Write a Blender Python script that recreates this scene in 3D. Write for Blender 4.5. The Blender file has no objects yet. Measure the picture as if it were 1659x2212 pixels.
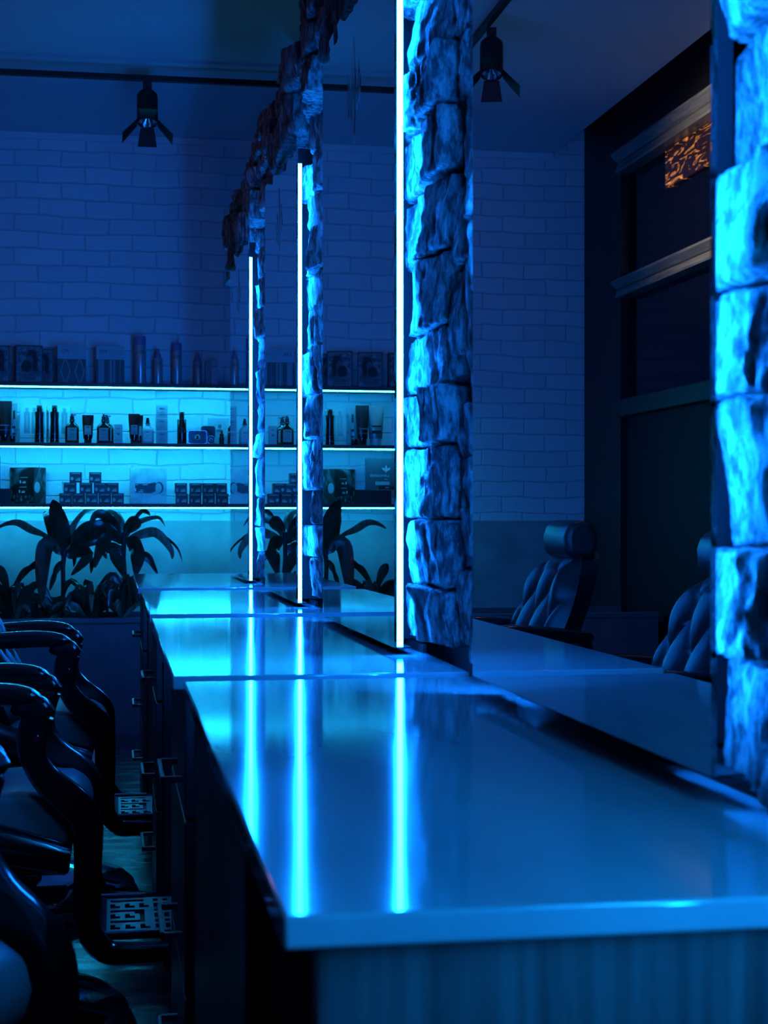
import bpy, math, random
from mathutils import Vector, Matrix, noise

# ------------------------------------------------------------------ camera, light, exposure
scene = bpy.context.scene
COL = scene.collection
EYE = 1.11                      # camera height above the floor
YAW = math.atan((829.5 - 246.0) / 3456.0)
cam_d = bpy.data.cameras.new('camera')
cam_d.sensor_fit = 'HORIZONTAL'
cam_d.sensor_width = 24.0
cam_d.lens = 50.0
cam_d.shift_y = 14.0 / 1659.0
cam_d.clip_start = 0.05
cam_d.dof.use_dof = True
cam_d.dof.focus_distance = 4.3
cam_d.dof.aperture_fstop = 9.5
cam = bpy.data.objects.new('camera', cam_d)
cam.location = (0, 0, EYE)
cam.rotation_euler = (math.pi / 2, 0, -YAW)
COL.objects.link(cam)
scene.camera = cam

scene.view_settings.view_transform = 'Standard'
scene.view_settings.look = 'None'
scene.view_settings.gamma = 1
scene.view_settings.use_curve_mapping = False
scene.view_settings.exposure = 0.0

world = bpy.data.worlds.new('night')
scene.world = world
world.use_nodes = True
bg = world.node_tree.nodes['Background']
bg.inputs[0].default_value = (0.30, 0.07, 1.0, 1)
bg.inputs[1].default_value = 0.03

LED_COLOR = (0.0027, 0.170, 1.0)
SHELF_COLOR = (0.010, 0.48, 1.0)
LED_MIRROR = 355.0
LED_SHELF = 105.0
try:
    scene.cycles.use_denoising = True
    scene.cycles.max_bounces = 8
    scene.cycles.diffuse_bounces = 4
    scene.cycles.glossy_bounces = 6
    scene.cycles.sample_clamp_indirect = 6.0
    scene.cycles.caustics_reflective = False
except Exception:
    pass

rnd = random.Random(7)
PI = math.pi


def at(px, py, Y):
    """point at distance Y down the room seen at a place of the photograph"""
    r = (px - 829.5) / 3456.0
    c, s = math.cos(YAW), math.sin(YAW)
    d = Y / (c - r * s)
    return Vector(((r * c + s) * d, Y, EYE + (1120 - py) / 3456.0 * d))


# ------------------------------------------------------------------ materials
def new_mat(name):
    m = bpy.data.materials.new(name)
    m.use_nodes = True
    nt = m.node_tree
    return m, nt, nt.nodes['Principled BSDF']


def plain(name, color, rough=0.5, metal=0.0, spec=0.5, coat=0.0, bump=0.0, bscale=200.0):
    m, nt, b = new_mat(name)
    b.inputs['Base Color'].default_value = (*color, 1)
    b.inputs['Roughness'].default_value = rough
    b.inputs['Metallic'].default_value = metal
    b.inputs['Specular IOR Level'].default_value = spec
    b.inputs['Coat Weight'].default_value = coat
    if bump:
        t = nt.nodes.new('ShaderNodeTexCoord')
        n = nt.nodes.new('ShaderNodeTexNoise')
        n.inputs['Scale'].default_value = bscale
        n.inputs['Detail'].default_value = 4
        bp = nt.nodes.new('ShaderNodeBump')
        bp.inputs['Strength'].default_value = bump
        bp.inputs['Distance'].default_value = 0.01
        nt.links.new(t.outputs['Object'], n.inputs['Vector'])
        nt.links.new(n.outputs[0], bp.inputs['Height'])
        nt.links.new(bp.outputs[0], b.inputs['Normal'])
    return m


def emitter(name, color, strength):
    m, nt, b = new_mat(name)
    b.inputs['Base Color'].default_value = (0.6, 0.6, 0.6, 1)
    b.inputs['Emission Color'].default_value = (*color, 1)
    b.inputs['Emission Strength'].default_value = strength
    return m


def noise_color(name, c1, c2, scale, rough, detail=6, bump=0.0, stretch=(1, 1, 1), metal=0.0, spec=0.5,
                lo=0.35, hi=0.65, bdist=0.01, distort=0.0, rough2=None):
    m, nt, b = new_mat(name)
    t = nt.nodes.new('ShaderNodeTexCoord')
    mp = nt.nodes.new('ShaderNodeMapping')
    mp.inputs['Scale'].default_value = stretch
    n = nt.nodes.new('ShaderNodeTexNoise')
    n.inputs['Scale'].default_value = scale
    n.inputs['Detail'].default_value = detail
    n.inputs['Distortion'].default_value = distort
    r = nt.nodes.new('ShaderNodeValToRGB')
    r.color_ramp.elements[0].position = lo
    r.color_ramp.elements[0].color = (*c1, 1)
    r.color_ramp.elements[1].position = hi
    r.color_ramp.elements[1].color = (*c2, 1)
    nt.links.new(t.outputs['Object'], mp.inputs[0])
    nt.links.new(mp.outputs[0], n.inputs['Vector'])
    nt.links.new(n.outputs[0], r.inputs[0])
    nt.links.new(r.outputs[0], b.inputs['Base Color'])
    b.inputs['Roughness'].default_value = rough
    b.inputs['Metallic'].default_value = metal
    b.inputs['Specular IOR Level'].default_value = spec
    if rough2 is not None:
        mr = nt.nodes.new('ShaderNodeMapRange')
        mr.inputs['To Min'].default_value = rough
        mr.inputs['To Max'].default_value = rough2
        mr.inputs['From Min'].default_value = 0.3
        mr.inputs['From Max'].default_value = 0.7
        nt.links.new(n.outputs[0], mr.inputs[0])
        nt.links.new(mr.outputs[0], b.inputs['Roughness'])
    if bump:
        bp = nt.nodes.new('ShaderNodeBump')
        bp.inputs['Strength'].default_value = bump
        bp.inputs['Distance'].default_value = bdist
        nt.links.new(n.outputs[0], bp.inputs['Height'])
        nt.links.new(bp.outputs[0], b.inputs['Normal'])
    return m


def brick_material():
    m, nt, b = new_mat('painted_brick')
    t = nt.nodes.new('ShaderNodeTexCoord')
    mp = nt.nodes.new('ShaderNodeMapping')
    mp.inputs['Rotation'].default_value = (-PI / 2, 0, 0)
    n0 = nt.nodes.new('ShaderNodeTexNoise')
    n0.inputs['Scale'].default_value = 3.0
    n0.inputs['Detail'].default_value = 3
    mixv = nt.nodes.new('ShaderNodeMix')
    mixv.data_type = 'VECTOR'
    mixv.inputs['Factor'].default_value = 0.05
    br = nt.nodes.new('ShaderNodeTexBrick')
    br.inputs['Scale'].default_value = 1.0
    br.inputs['Brick Width'].default_value = 0.26
    br.inputs['Row Height'].default_value = 0.0925
    br.inputs['Mortar Size'].default_value = 0.006
    br.inputs['Mortar Smooth'].default_value = 0.8
    br.inputs['Color1'].default_value = (0.78, 0.78, 0.8, 1)
    br.inputs['Color2'].default_value = (0.70, 0.70, 0.73, 1)
    br.inputs['Mortar'].default_value = (0.62, 0.62, 0.66, 1)
    n1 = nt.nodes.new('ShaderNodeTexNoise')
    n1.inputs['Scale'].default_value = 22.0
    n1.inputs['Detail'].default_value = 5
    b1 = nt.nodes.new('ShaderNodeBump')
    b1.invert = True
    b1.inputs['Strength'].default_value = 0.6
    b1.inputs['Distance'].default_value = 0.012
    b2 = nt.nodes.new('ShaderNodeBump')
    b2.inputs['Strength'].default_value = 0.35
    b2.inputs['Distance'].default_value = 0.012
    nt.links.new(t.outputs['Object'], mp.inputs[0])
    nt.links.new(mp.outputs[0], mixv.inputs[4])
    nt.links.new(mp.outputs[0], n0.inputs['Vector'])
    nt.links.new(n0.outputs[1], mixv.inputs[5])
    nt.links.new(mixv.outputs[1], br.inputs['Vector'])
    nt.links.new(br.outputs['Color'], b.inputs['Base Color'])
    nt.links.new(br.outputs['Fac'], b1.inputs['Height'])
    nt.links.new(t.outputs['Object'], n1.inputs['Vector'])
    nt.links.new(n1.outputs[0], b2.inputs['Height'])
    nt.links.new(b1.outputs[0], b2.inputs['Normal'])
    nt.links.new(b2.outputs[0], b.inputs['Normal'])
    b.inputs['Roughness'].default_value = 0.55
    return m


def stone_material():
    m, nt, b = new_mat('split_stone')
    t = nt.nodes.new('ShaderNodeTexCoord')
    n = nt.nodes.new('ShaderNodeTexNoise')
    n.inputs['Scale'].default_value = 62
    n.inputs['Detail'].default_value = 10
    n.inputs['Roughness'].default_value = 0.68
    mp = nt.nodes.new('ShaderNodeMapping')
    mp.inputs['Scale'].default_value = (1.0, 1.0, 0.38)
    r = nt.nodes.new('ShaderNodeValToRGB')
    r.color_ramp.elements[0].position = 0.43
    r.color_ramp.elements[0].color = (0.08, 0.08, 0.085, 1)
    r.color_ramp.elements[1].position = 0.60
    r.color_ramp.elements[1].color = (0.50, 0.49, 0.47, 1)
    n2 = nt.nodes.new('ShaderNodeTexNoise')
    n2.inputs['Scale'].default_value = 330
    n2.inputs['Detail'].default_value = 8
    add = nt.nodes.new('ShaderNodeMath')
    add.operation = 'MULTIPLY_ADD'
    add.inputs[1].default_value = 0.45
    bp = nt.nodes.new('ShaderNodeBump')
    bp.inputs['Strength'].default_value = 1.0
    bp.inputs['Distance'].default_value = 0.03
    nt.links.new(t.outputs['Object'], mp.inputs[0])
    nt.links.new(mp.outputs[0], n.inputs['Vector'])
    nt.links.new(mp.outputs[0], n2.inputs['Vector'])
    nt.links.new(n.outputs[0], r.inputs[0])
    nt.links.new(r.outputs[0], b.inputs['Base Color'])
    nt.links.new(n2.outputs[0], add.inputs[0])
    nt.links.new(n.outputs[0], add.inputs[2])
    nt.links.new(add.outputs[0], bp.inputs['Height'])
    nt.links.new(bp.outputs[0], b.inputs['Normal'])
    b.inputs['Roughness'].default_value = 0.8
    b.inputs['Specular IOR Level'].default_value = 0.3
    return m


def amber_material():
    m, nt, b = new_mat('amber_lit_glass')  # amber light in the glass painted in as streaks of emission
    t = nt.nodes.new('ShaderNodeTexCoord')
    n = nt.nodes.new('ShaderNodeTexNoise')
    mp = nt.nodes.new('ShaderNodeMapping')
    mp.inputs['Scale'].default_value = (1, 5, 26)
    n.inputs['Scale'].default_value = 1.0
    n.inputs['Detail'].default_value = 5
    n.inputs['Distortion'].default_value = 2.0
    r = nt.nodes.new('ShaderNodeValToRGB')
    r.color_ramp.elements[0].position = 0.53
    r.color_ramp.elements[0].color = (0.004, 0.001, 0.001, 1)
    r.color_ramp.elements[1].position = 0.78
    r.color_ramp.elements[1].color = (1.0, 0.33, 0.06, 1)
    nt.links.new(t.outputs['Object'], mp.inputs[0])
    nt.links.new(mp.outputs[0], n.inputs['Vector'])
    nt.links.new(n.outputs[0], r.inputs[0])
    nt.links.new(r.outputs[0], b.inputs['Emission Color'])
    b.inputs['Emission Strength'].default_value = 1.3
    b.inputs['Base Color'].default_value = (0.02, 0.01, 0.005, 1)
    b.inputs['Roughness'].default_value = 0.15
    return m


def wood_material(name, c1, c2, rough, axis='Z', scale=9.0):
    st = {'Z': (7, 7, 0.35), 'Y': (7, 0.35, 7), 'X': (0.35, 7, 7)}[axis]
    return noise_color(name, c1, c2, scale, rough, detail=5, stretch=st, bump=0.08, lo=0.3, hi=0.7, bdist=0.004, distort=0.6)


M = {}
M['brick'] = brick_material()
M['stone'] = stone_material()
M['ceiling'] = plain('ceiling_paint', (0.72, 0.72, 0.75), 0.8)
M['cornice'] = plain('cornice_paint', (0.72, 0.72, 0.75), 0.6)
M['floor'] = noise_color('dark_polished_floor', (0.018, 0.018, 0.022), (0.055, 0.055, 0.06), 6.0, 0.16, bump=0.12,
                         stretch=(1, 3, 1), bdist=0.006, rough2=0.34, detail=8)
M['slab'] = noise_color('grey_cement_panel', (0.30, 0.30, 0.31), (0.40, 0.40, 0.41), 5.0, 0.5, detail=10)
M['planter'] = noise_color('charcoal_planter_panel', (0.10, 0.10, 0.12), (0.13, 0.13, 0.15), 7.0, 0.5)
M['counter'] = noise_color('polished_pale_stone', (0.27, 0.27, 0.28), (0.36, 0.36, 0.36), 1.6, 0.06, detail=9,
                           stretch=(4, 1, 1), spec=0.6, rough2=0.10)
M['cabinet'] = wood_material('dark_grey_wood', (0.05, 0.048, 0.046), (0.13, 0.125, 0.12), 0.45, 'Z')
M['gable'] = wood_material('smoked_oak_panel', (0.03, 0.028, 0.026), (0.11, 0.105, 0.10), 0.42, 'Z', 7.0)
M['handle'] = plain('brushed_steel', (0.35, 0.35, 0.37), 0.35, 0.9)
M['mirror'] = plain('mirror_silver', (0.86, 0.87, 0.88), 0.0, 1.0)
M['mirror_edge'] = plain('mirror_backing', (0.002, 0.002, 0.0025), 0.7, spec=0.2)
M['etch'] = plain('etched_frost', (0.70, 0.69, 0.66), 0.12, 1.0)
M['led'] = emitter('led_blue', LED_COLOR, LED_MIRROR)
M['led_cyan'] = emitter('led_cyan', (0.003, 0.27, 1.0), 165.0)
M['led_shelf'] = emitter('led_blue_shelf', SHELF_COLOR, LED_SHELF)
M['shelf'] = wood_material('dark_shelf_board', (0.03, 0.028, 0.028), (0.07, 0.066, 0.064), 0.5, 'X')
M['timber'] = wood_material('black_stained_timber', (0.003, 0.003, 0.003), (0.009, 0.008, 0.007), 0.5, 'Y', 5.0)
M['wall_dark'] = plain('black_backing_wall', (0.004, 0.004, 0.005), 0.8, spec=0.2)
M['rail'] = wood_material('pale_varnished_rail', (0.10, 0.095, 0.085), (0.26, 0.245, 0.22), 0.30, 'Y', 12.0)  # glossy dark rails made paler, lamp light on them put into the colour
M['night_glass'] = plain('night_window_glass', (0.003, 0.003, 0.006), 0.06, spec=0.12)
M['lower_panel'] = plain('navy_door_panel', (0.004, 0.004, 0.011), 0.6, spec=0.2)
M['amber'] = amber_material()
M['black_metal'] = plain('black_powder_coat', (0.006, 0.006, 0.007), 0.55)
M['reflector'] = plain('faceted_reflector', (0.7, 0.7, 0.72), 0.15, 1.0)
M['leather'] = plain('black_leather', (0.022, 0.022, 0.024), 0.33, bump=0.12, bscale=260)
M['seat_leather'] = plain('pale_seat_leather', (0.24, 0.24, 0.25), 0.4, bump=0.1, bscale=200)  # paler than the back: strip light on the seats put into the colour
M['gloss_black'] = plain('gloss_black_lacquer', (0.006, 0.006, 0.007), 0.16, coat=0.4)
M['chrome'] = plain('chrome', (0.75, 0.76, 0.78), 0.08, 1.0)
M['steel'] = noise_color('cast_footplate', (0.28, 0.28, 0.30), (0.40, 0.40, 0.42), 30, 0.34, metal=0.9)
M['leaf'] = noise_color('dark_green_leaf', (0.012, 0.03, 0.014), (0.03, 0.06, 0.03), 4.0, 0.26, stretch=(6, 6, 1))
M['leaf_pale'] = noise_color('striped_green_leaf', (0.06, 0.12, 0.06), (0.16, 0.24, 0.14), 10.0, 0.35, stretch=(8, 2, 1))
M['stem'] = plain('brown_cane_stem', (0.03, 0.026, 0.02), 0.7, bump=0.3, bscale=60)
M['soil'] = noise_color('potting_soil', (0.006, 0.005, 0.004), (0.02, 0.016, 0.012), 30, 0.95, bump=0.6)
M['pale_strip'] = plain('pale_floor_strip', (0.62, 0.62, 0.62), 0.5)
M['white_card'] = plain('white_card', (0.66, 0.66, 0.68), 0.5)
M['grey_card'] = plain('grey_card', (0.30, 0.31, 0.33), 0.5)
M['mid_card'] = plain('pale_blue_card', (0.42, 0.45, 0.50), 0.45)
M['dark_card'] = plain('black_card', (0.010, 0.010, 0.012), 0.4)
M['navy_card'] = plain('navy_card', (0.035, 0.04, 0.06), 0.45)
M['ink'] = plain('black_ink', (0.004, 0.004, 0.005), 0.6)
M['grey_ink'] = plain('grey_ink', (0.16, 0.16, 0.18), 0.6)
M['white_ink'] = plain('white_ink', (0.75, 0.75, 0.76), 0.5)
M['dark_bottle'] = plain('dark_amber_bottle', (0.012, 0.010, 0.010), 0.12, coat=0.5)
M['pale_bottle'] = plain('pale_bottle', (0.50, 0.50, 0.52), 0.3, metal=0.35)
M['white_bottle'] = plain('white_bottle', (0.60, 0.61, 0.63), 0.3)
M['lilac_cap'] = plain('lilac_cap', (0.36, 0.22, 0.40), 0.35)
M['silver_tube'] = plain('silver_tube', (0.30, 0.31, 0.33), 0.3, metal=0.4)
M['tin'] = plain('dark_tin', (0.03, 0.03, 0.035), 0.25, metal=0.5)
M['tin_rim'] = plain('bright_tin_rim', (0.6, 0.6, 0.6), 0.25, metal=0.9)
M['skin_print'] = plain('dusky_print', (0.09, 0.075, 0.085), 0.5)
M['photo'] = noise_color('smoky_photo_print', (0.008, 0.008, 0.010), (0.30, 0.32, 0.36), 9.0, 0.35, detail=7, lo=0.5, hi=0.75, distort=1.2)
M['floral'] = noise_color('floral_print', (0.02, 0.02, 0.026), (0.17, 0.17, 0.20), 26.0, 0.4, detail=3, lo=0.45, hi=0.6, distort=1.5)
M['rock'] = noise_color('rock_print', (0.01, 0.01, 0.012), (0.24, 0.25, 0.27), 60.0, 0.4, detail=5, lo=0.5, hi=0.7)
M['snow_print'] = noise_color('pale_snow_print', (0.40, 0.42, 0.46), (0.62, 0.64, 0.66), 14.0, 0.35, detail=7, lo=0.35, hi=0.6)


# ------------------------------------------------------------------ mesh helpers
class MB:
    def __init__(self):
        self.v = []
        self.f = []

    def add(self, vs, fs):
        o = len(self.v)
        self.v.extend([tuple(p) for p in vs])
        self.f.extend([tuple(i + o for i in q) for q in fs])
        return self

    def box(self, x0, x1, y0, y1, z0, z1):
        vs = [(x0, y0, z0), (x1, y0, z0), (x1, y1, z0), (x0, y1, z0), (x0, y0, z1), (x1, y0, z1), (x1, y1, z1), (x0, y1, z1)]
        return self.add(vs, [(0, 3, 2, 1), (4, 5, 6, 7), (0, 1, 5, 4), (1, 2, 6, 5), (2, 3, 7, 6), (3, 0, 4, 7)])

    def lathe(self, prof, cx=0, cy=0, n=20, sx=1.0, sy=1.0, cap=True):
        vs = []
        for (r, z) in prof:
            for i in range(n):
                a = 2 * PI * i / n
                vs.append((cx + math.cos(a) * r * sx, cy + math.sin(a) * r * sy, z))
        fs = []
        for j in range(len(prof) - 1):
            for i in range(n):
                k = (i + 1) % n
                fs.append((j * n + i, j * n + k, (j + 1) * n + k, (j + 1) * n + i))
        if cap:
            fs.append(tuple(range(n - 1, -1, -1)))
            fs.append(tuple((len(prof) - 1) * n + i for i in range(n)))
        return self.add(vs, fs)

    def loft(self, rings):
        n = len(rings[0])
        vs = [p for r in rings for p in r]
        fs = []
        for j in range(len(rings) - 1):
            for i in range(n):
                k = (i + 1) % n
                fs.append((j * n + i, j * n + k, (j + 1) * n + k, (j + 1) * n + i))
        fs.append(tuple(range(n - 1, -1, -1)))
        fs.append(tuple((len(rings) - 1) * n + i for i in range(n)))
        return self.add(vs, fs)

    def prism(self, poly, axis, a, b):
        """polygon of 2D points extruded along an axis ('x': (y,z), 'y': (x,z), 'z': (x,y))"""
        def mk(p, t):
            return {'x': (t, p[0], p[1]), 'y': (p[0], t, p[1]), 'z': (p[0], p[1], t)}[axis]
        n = len(poly)
        vs = [mk(p, a) for p in poly] + [mk(p, b) for p in poly]
        fs = [tuple(range(n - 1, -1, -1)), tuple(range(n, 2 * n))]
        for i in range(n):
            k = (i + 1) % n
            fs.append((i, k, n + k, n + i))
        return self.add(vs, fs)

    def tube(self, pts, rad, n=10, flat=1.0):
        pts = [Vector(p) for p in pts]
        rings = []
        up = Vector((0, 1, 0))
        for i, p in enumerate(pts):
            t = (pts[min(i + 1, len(pts) - 1)] - pts[max(i - 1, 0)]).normalized()
            if abs(t.dot(up)) > 0.95:
                u = Vector((1, 0, 0))
            else:
                u = up
            s = t.cross(u).normalized()
            w = s.cross(t).normalized()
            r = rad[i] if isinstance(rad, (list, tuple)) else rad
            rings.append([p + s * math.cos(2 * PI * k / n) * r + w * math.sin(2 * PI * k / n) * r * flat for k in range(n)])
        return self.loft(rings)

    def disc(self, cx, cz, r, y, rz=None, n=24, th=0.0008):
        rz = rz or r
        poly = [(cx + math.cos(2 * PI * i / n) * r, cz + math.sin(2 * PI * i / n) * rz) for i in range(n)]
        return self.prism(poly, 'y', y, y - th)

    def ring(self, cx, cz, r0, r1, y, n=28, th=0.0008):
        for i in range(n):
            a, b = 2 * PI * i / n, 2 * PI * (i + 1) / n
            self.prism([(cx + math.cos(a) * r0, cz + math.sin(a) * r0), (cx + math.cos(a) * r1, cz + math.sin(a) * r1),
                        (cx + math.cos(b) * r1, cz + math.sin(b) * r1), (cx + math.cos(b) * r0, cz + math.sin(b) * r0)], 'y', y, y - th)
        return self

    def mesh(self, name, mat, smooth=None):
        me = bpy.data.meshes.new(name)
        me.from_pydata(self.v, [], self.f)
        me.update()
        me.materials.append(mat)
        if smooth:
            me.polygons.foreach_set('use_smooth', [True] * len(me.polygons))
            me.set_sharp_from_angle(angle=math.radians(smooth))
        return me


def link(name, me, parent=None, loc=(0, 0, 0)):
    o = bpy.data.objects.new(name, me)
    o.location = loc
    if parent is not None:
        o.parent = parent
    COL.objects.link(o)
    return o


def part(name, mb, mat, parent=None, smooth=None, bevel=0.0, seg=2, label=None):
    o = link(name, mb.mesh(name, mat, smooth), parent)
    if bevel:
        md = o.modifiers.new('bevel', 'BEVEL')
        md.width = bevel
        md.segments = seg
        md.limit_method = 'ANGLE'
        md.angle_limit = math.radians(40)
    if label:
        o['label'] = label
    return o


def tag(o, label, cat, group=None):
    o['label'] = label
    o['category'] = cat
    if group:
        o['group'] = group
    return o


def thing(name, label, cat, loc=(0, 0, 0), rotz=0.0, group=None):
    o = bpy.data.objects.new(name, None)
    o.empty_display_size = 0.05
    o.location = loc
    o.rotation_euler = (0, 0, rotz)
    COL.objects.link(o)
    return tag(o, label, cat, group)


def struct(name, mb, mat, smooth=None, bevel=0.0, parent=None):
    o = part(name, mb, mat, parent, smooth, bevel)
    if parent is None:
        o['kind'] = 'structure'
    return o


def dup(root, loc, rotz=None, label=None):
    """a copy of a thing with copies of its parts and sub-parts"""
    r = root.copy()
    COL.objects.link(r)
    r.location = loc
    if rotz is not None:
        r.rotation_euler = (0, 0, rotz)
    if label:
        r['label'] = label
    for ch in list(root.children):
        c = ch.copy()
        COL.objects.link(c)
        c.parent = r
        for g in list(ch.children):
            d = g.copy()
            COL.objects.link(d)
            d.parent = c
    return r


TEXT_CACHE = {}


def text_part(body, size, mat, parent, x, y, z, align='CENTER', name='lettering', flip=False, stretch=1.0):
    """flat raised lettering facing the camera end of the room (-Y)"""
    key = (body, size, align, mat.name, stretch)
    if key not in TEXT_CACHE:
        cu = bpy.data.curves.new('lettering', 'FONT')
        cu.body = body
        cu.size = size
        cu.align_x = align
        cu.align_y = 'CENTER'
        cu.extrude = 0.0003
        cu.resolution_u = 2
        tmp = bpy.data.objects.new('tmp_lettering', cu)
        COL.objects.link(tmp)
        dg = bpy.context.evaluated_depsgraph_get()
        me = bpy.data.meshes.new_from_object(tmp.evaluated_get(dg))
        bpy.data.objects.remove(tmp)
        me.name = 'lettering'
        me.transform(Matrix.Scale(stretch, 4, (1, 0, 0)))
        me.transform(Matrix.Rotation(PI / 2, 4, 'X'))
        me.materials.clear()
        me.materials.append(mat)
        TEXT_CACHE[key] = me
    return link(name, TEXT_CACHE[key], parent, (x, y, z))


# ------------------------------------------------------------------ room shell
WALL_Y = 9.65
CEIL_Z = 3.39
LEFT_X = -2.057
RIGHT_X = 0.60
struct('floor', MB().box(-2.2, 1.0, -1.6, 9.9, -0.08, 0.0), M['floor'])
struct('ceiling', MB().box(-1.855, 1.0, -1.6, 9.85, CEIL_Z, CEIL_Z + 0.1), M['ceiling'])
struct('wall_back', MB().box(-2.2, 1.0, WALL_Y, WALL_Y + 0.12, 0.0, 3.75), M['brick'])
struct('trim_1', MB().box(-1.855, 1.0, WALL_Y - 0.022, WALL_Y, CEIL_Z - 0.045, CEIL_Z), M['cornice'], bevel=0.008)
w = MB().box(RIGHT_X, RIGHT_X + 0.1, -1.6, 6.99, 0.0, 2.2)
struct('wall_right', w, M['wall_dark'])
struct('wall_right_upper', MB().box(RIGHT_X + 0.36, RIGHT_X + 0.4, -1.6, WALL_Y, 2.2, CEIL_Z).box(RIGHT_X + 0.36, RIGHT_X + 0.4, 6.99, WALL_Y, 0, 2.2), M['wall_dark'])  # set-back upper and far part of the right wall
struct('wall_left', MB().box(LEFT_X - 0.12, LEFT_X, -1.6, 5.2, 0, 3.75).box(LEFT_X - 0.12, LEFT_X, 8.95, WALL_Y, 0, 3.75)
       .box(LEFT_X - 0.12, LEFT_X, 5.2, 8.95, 3.26, 3.75).box(LEFT_X - 0.12, LEFT_X, 5.2, 8.95, 0.0, 0.12), M['timber'])
struct('trim_2', MB().box(-2.06, -1.80, -1.6, WALL_Y, 3.745, 3.80), M['timber'])
# cement panel standing against the brick
struct('trim_3', MB().box(-2.05, 0.9, WALL_Y - 0.03, WALL_Y - 0.001, 0.0, 1.097), M['slab'], bevel=0.003)
# thin pale strip lying on the floor
struct('trim_4', MB().box(-0.16, -0.028, 6.83, 8.2, 0.0005, 0.004), M['pale_strip'])

# window wall on the left: glazing, lower panels, moulded rails
struct('window_1', MB().box(LEFT_X - 0.07, LEFT_X - 0.05, 5.2, 8.95, 1.80, 2.40), M['night_glass'])
struct('window_2', MB().box(LEFT_X - 0.07, LEFT_X - 0.05, 5.2, 8.95, 2.50, 3.12), M['night_glass'])
struct('trim_5', MB().box(LEFT_X - 0.06, LEFT_X - 0.03, 5.2, 8.95, 0.12, 1.70), M['lower_panel'])


def moulded_rail(name, z0, z1):
    h = z1 - z0
    x = LEFT_X
    poly = [(x - 0.09, z0), (x + 0.030, z0), (x + 0.034, z0 + h * 0.10), (x + 0.020, z0 + h * 0.46), (x + 0.012, z0 + h * 0.50),
            (x + 0.024, z0 + h * 0.54), (x + 0.060, z0 + h * 0.86), (x + 0.060, z1), (x - 0.09, z1)]
    return struct(name, MB().prism(poly, 'y', 5.2, 8.95), M['rail'])


moulded_rail('trim_6', 3.12, 3.235)
moulded_rail('trim_7', 2.395, 2.49)
struct('trim_8', MB().box(LEFT_X - 0.09, LEFT_X + 0.03, 5.2, 8.95, 1.70, 1.80), M['timber'], bevel=0.006)
ag = part('glass_panel', MB().box(LEFT_X - 0.045, LEFT_X - 0.03, 7.2, 8.29, 2.90, 3.11), M['amber'])
tag(ag, 'rippled glass panel glowing amber, high in the dark window wall seen in the near mirror', 'window panel')

# ------------------------------------------------------------------ stone cladding between the mirrors
def stone(mb, x0, x1, y0, y1, z0, z1, cuts=10, seed=0, amp=0.013, pw=13.0):
    cx, cy, cz = (x0 + x1) / 2, (y0 + y1) / 2, (z0 + z1) / 2
    hx, hy, hz = (x1 - x0) / 2, (y1 - y0) / 2, (z1 - z0) / 2
    off = Vector((seed * 3.17, seed * 1.31, seed * 2.73))
    rr = random.Random(seed)
    tilt = (rr.uniform(-.06, .06), rr.uniform(-.12, .12))
    ridge, rpos = rr.uniform(0.05, 0.28), rr.uniform(-0.5, 0.3)

    def pt(p):
        q = Vector(p)
        nrm = (abs(q.x) ** pw + abs(q.y) ** pw + abs(q.z) ** pw) ** (1 / pw)
        q = q / nrm
        s = Vector((q.x * hx, q.y * hy, q.z * hz))
        w = Vector((s.x * 16, s.y * 16, s.z * 7)) + off
        d = noise.fractal(w, 0.9, 2.1, 4, noise_basis='PERLIN_ORIGINAL')
        w2 = Vector((s.x * 40, s.y * 46, s.z * 11)) + off
        d2 = abs(noise.noise(w2)) + 0.5 * abs(noise.noise(w2 * 2.3))
        dirv = Vector((q.x * 1.0, q.y * 0.35, q.z * 0.28))
        s = s + dirv * (d * amp - d2 * amp * 0.95)
        if q.x < 0:
            s.x += -q.x * ridge * abs(q.y - rpos) * hy
        if q.x < 0:
            s.x += -q.x * (tilt[0] * s.y + tilt[1] * s.z)
        return Vector((cx, cy, cz)) + s

    n = cuts
    L = [-1 + 2 * i / n for i in range(n + 1)]
    nx = max(4, n // 2)
    LX = [-1 + 2 * i / nx for i in range(nx + 1)]

    def face(fn, A, B, flip=False):
        vs = [pt(fn(a, b)) for a in A for b in B]
        m = len(B)
        fs = []
        for i in range(len(A) - 1):
            for j in range(m - 1):
                q = (i * m + j, i * m + j + 1, (i + 1) * m + j + 1, (i + 1) * m + j)
                fs.append(q[::-1] if flip else q)
        mb.add(vs, fs)
    face(lambda a, b: (-1, a, b), L, L, True)
    face(lambda a, b: (a, -1, b), LX, L)
    face(lambda a, b: (a, 1, b), LX, L, True)
    face(lambda a, b: (a, b, 1), LX, L)
    face(lambda a, b: (a, b, -1), LX, L, True)


def stone_column(mb, y0, y1, z0, z1, xf, xb, seed, h0=0.085, h1=0.15, cuts=10, jit=0.012, split=0.3):
    rr = random.Random(seed)
    z = z0
    k = 0
    while z < z1 - 0.03:
        h = rr.uniform(h0, h1)
        if z + h > z1 - 0.04:
            h = z1 - z
        g = rr.uniform(0.0005, 0.004)
        ya, yb = y0 + rr.uniform(-.004, .008), y1 + rr.uniform(-.01, .002)
        if rr.random() < split and (yb - ya) > 0.14:
            ym = ya + (yb - ya) * rr.uniform(0.4, 0.65)
            stone(mb, xf + rr.uniform(-jit, jit), xb, ya, ym - 0.003, z, z + h - g, cuts, seed * 100 + k)
            stone(mb, xf + rr.uniform(-jit, jit * 0.6), xb, ym + 0.003, yb, z, z + h - g, cuts, seed * 100 + k + 50)
        else:
            stone(mb, xf + rr.uniform(-jit, jit), xb, ya, yb, z, z + h - g, cuts, seed * 100 + k)
        z += h
        k += 1


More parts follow.
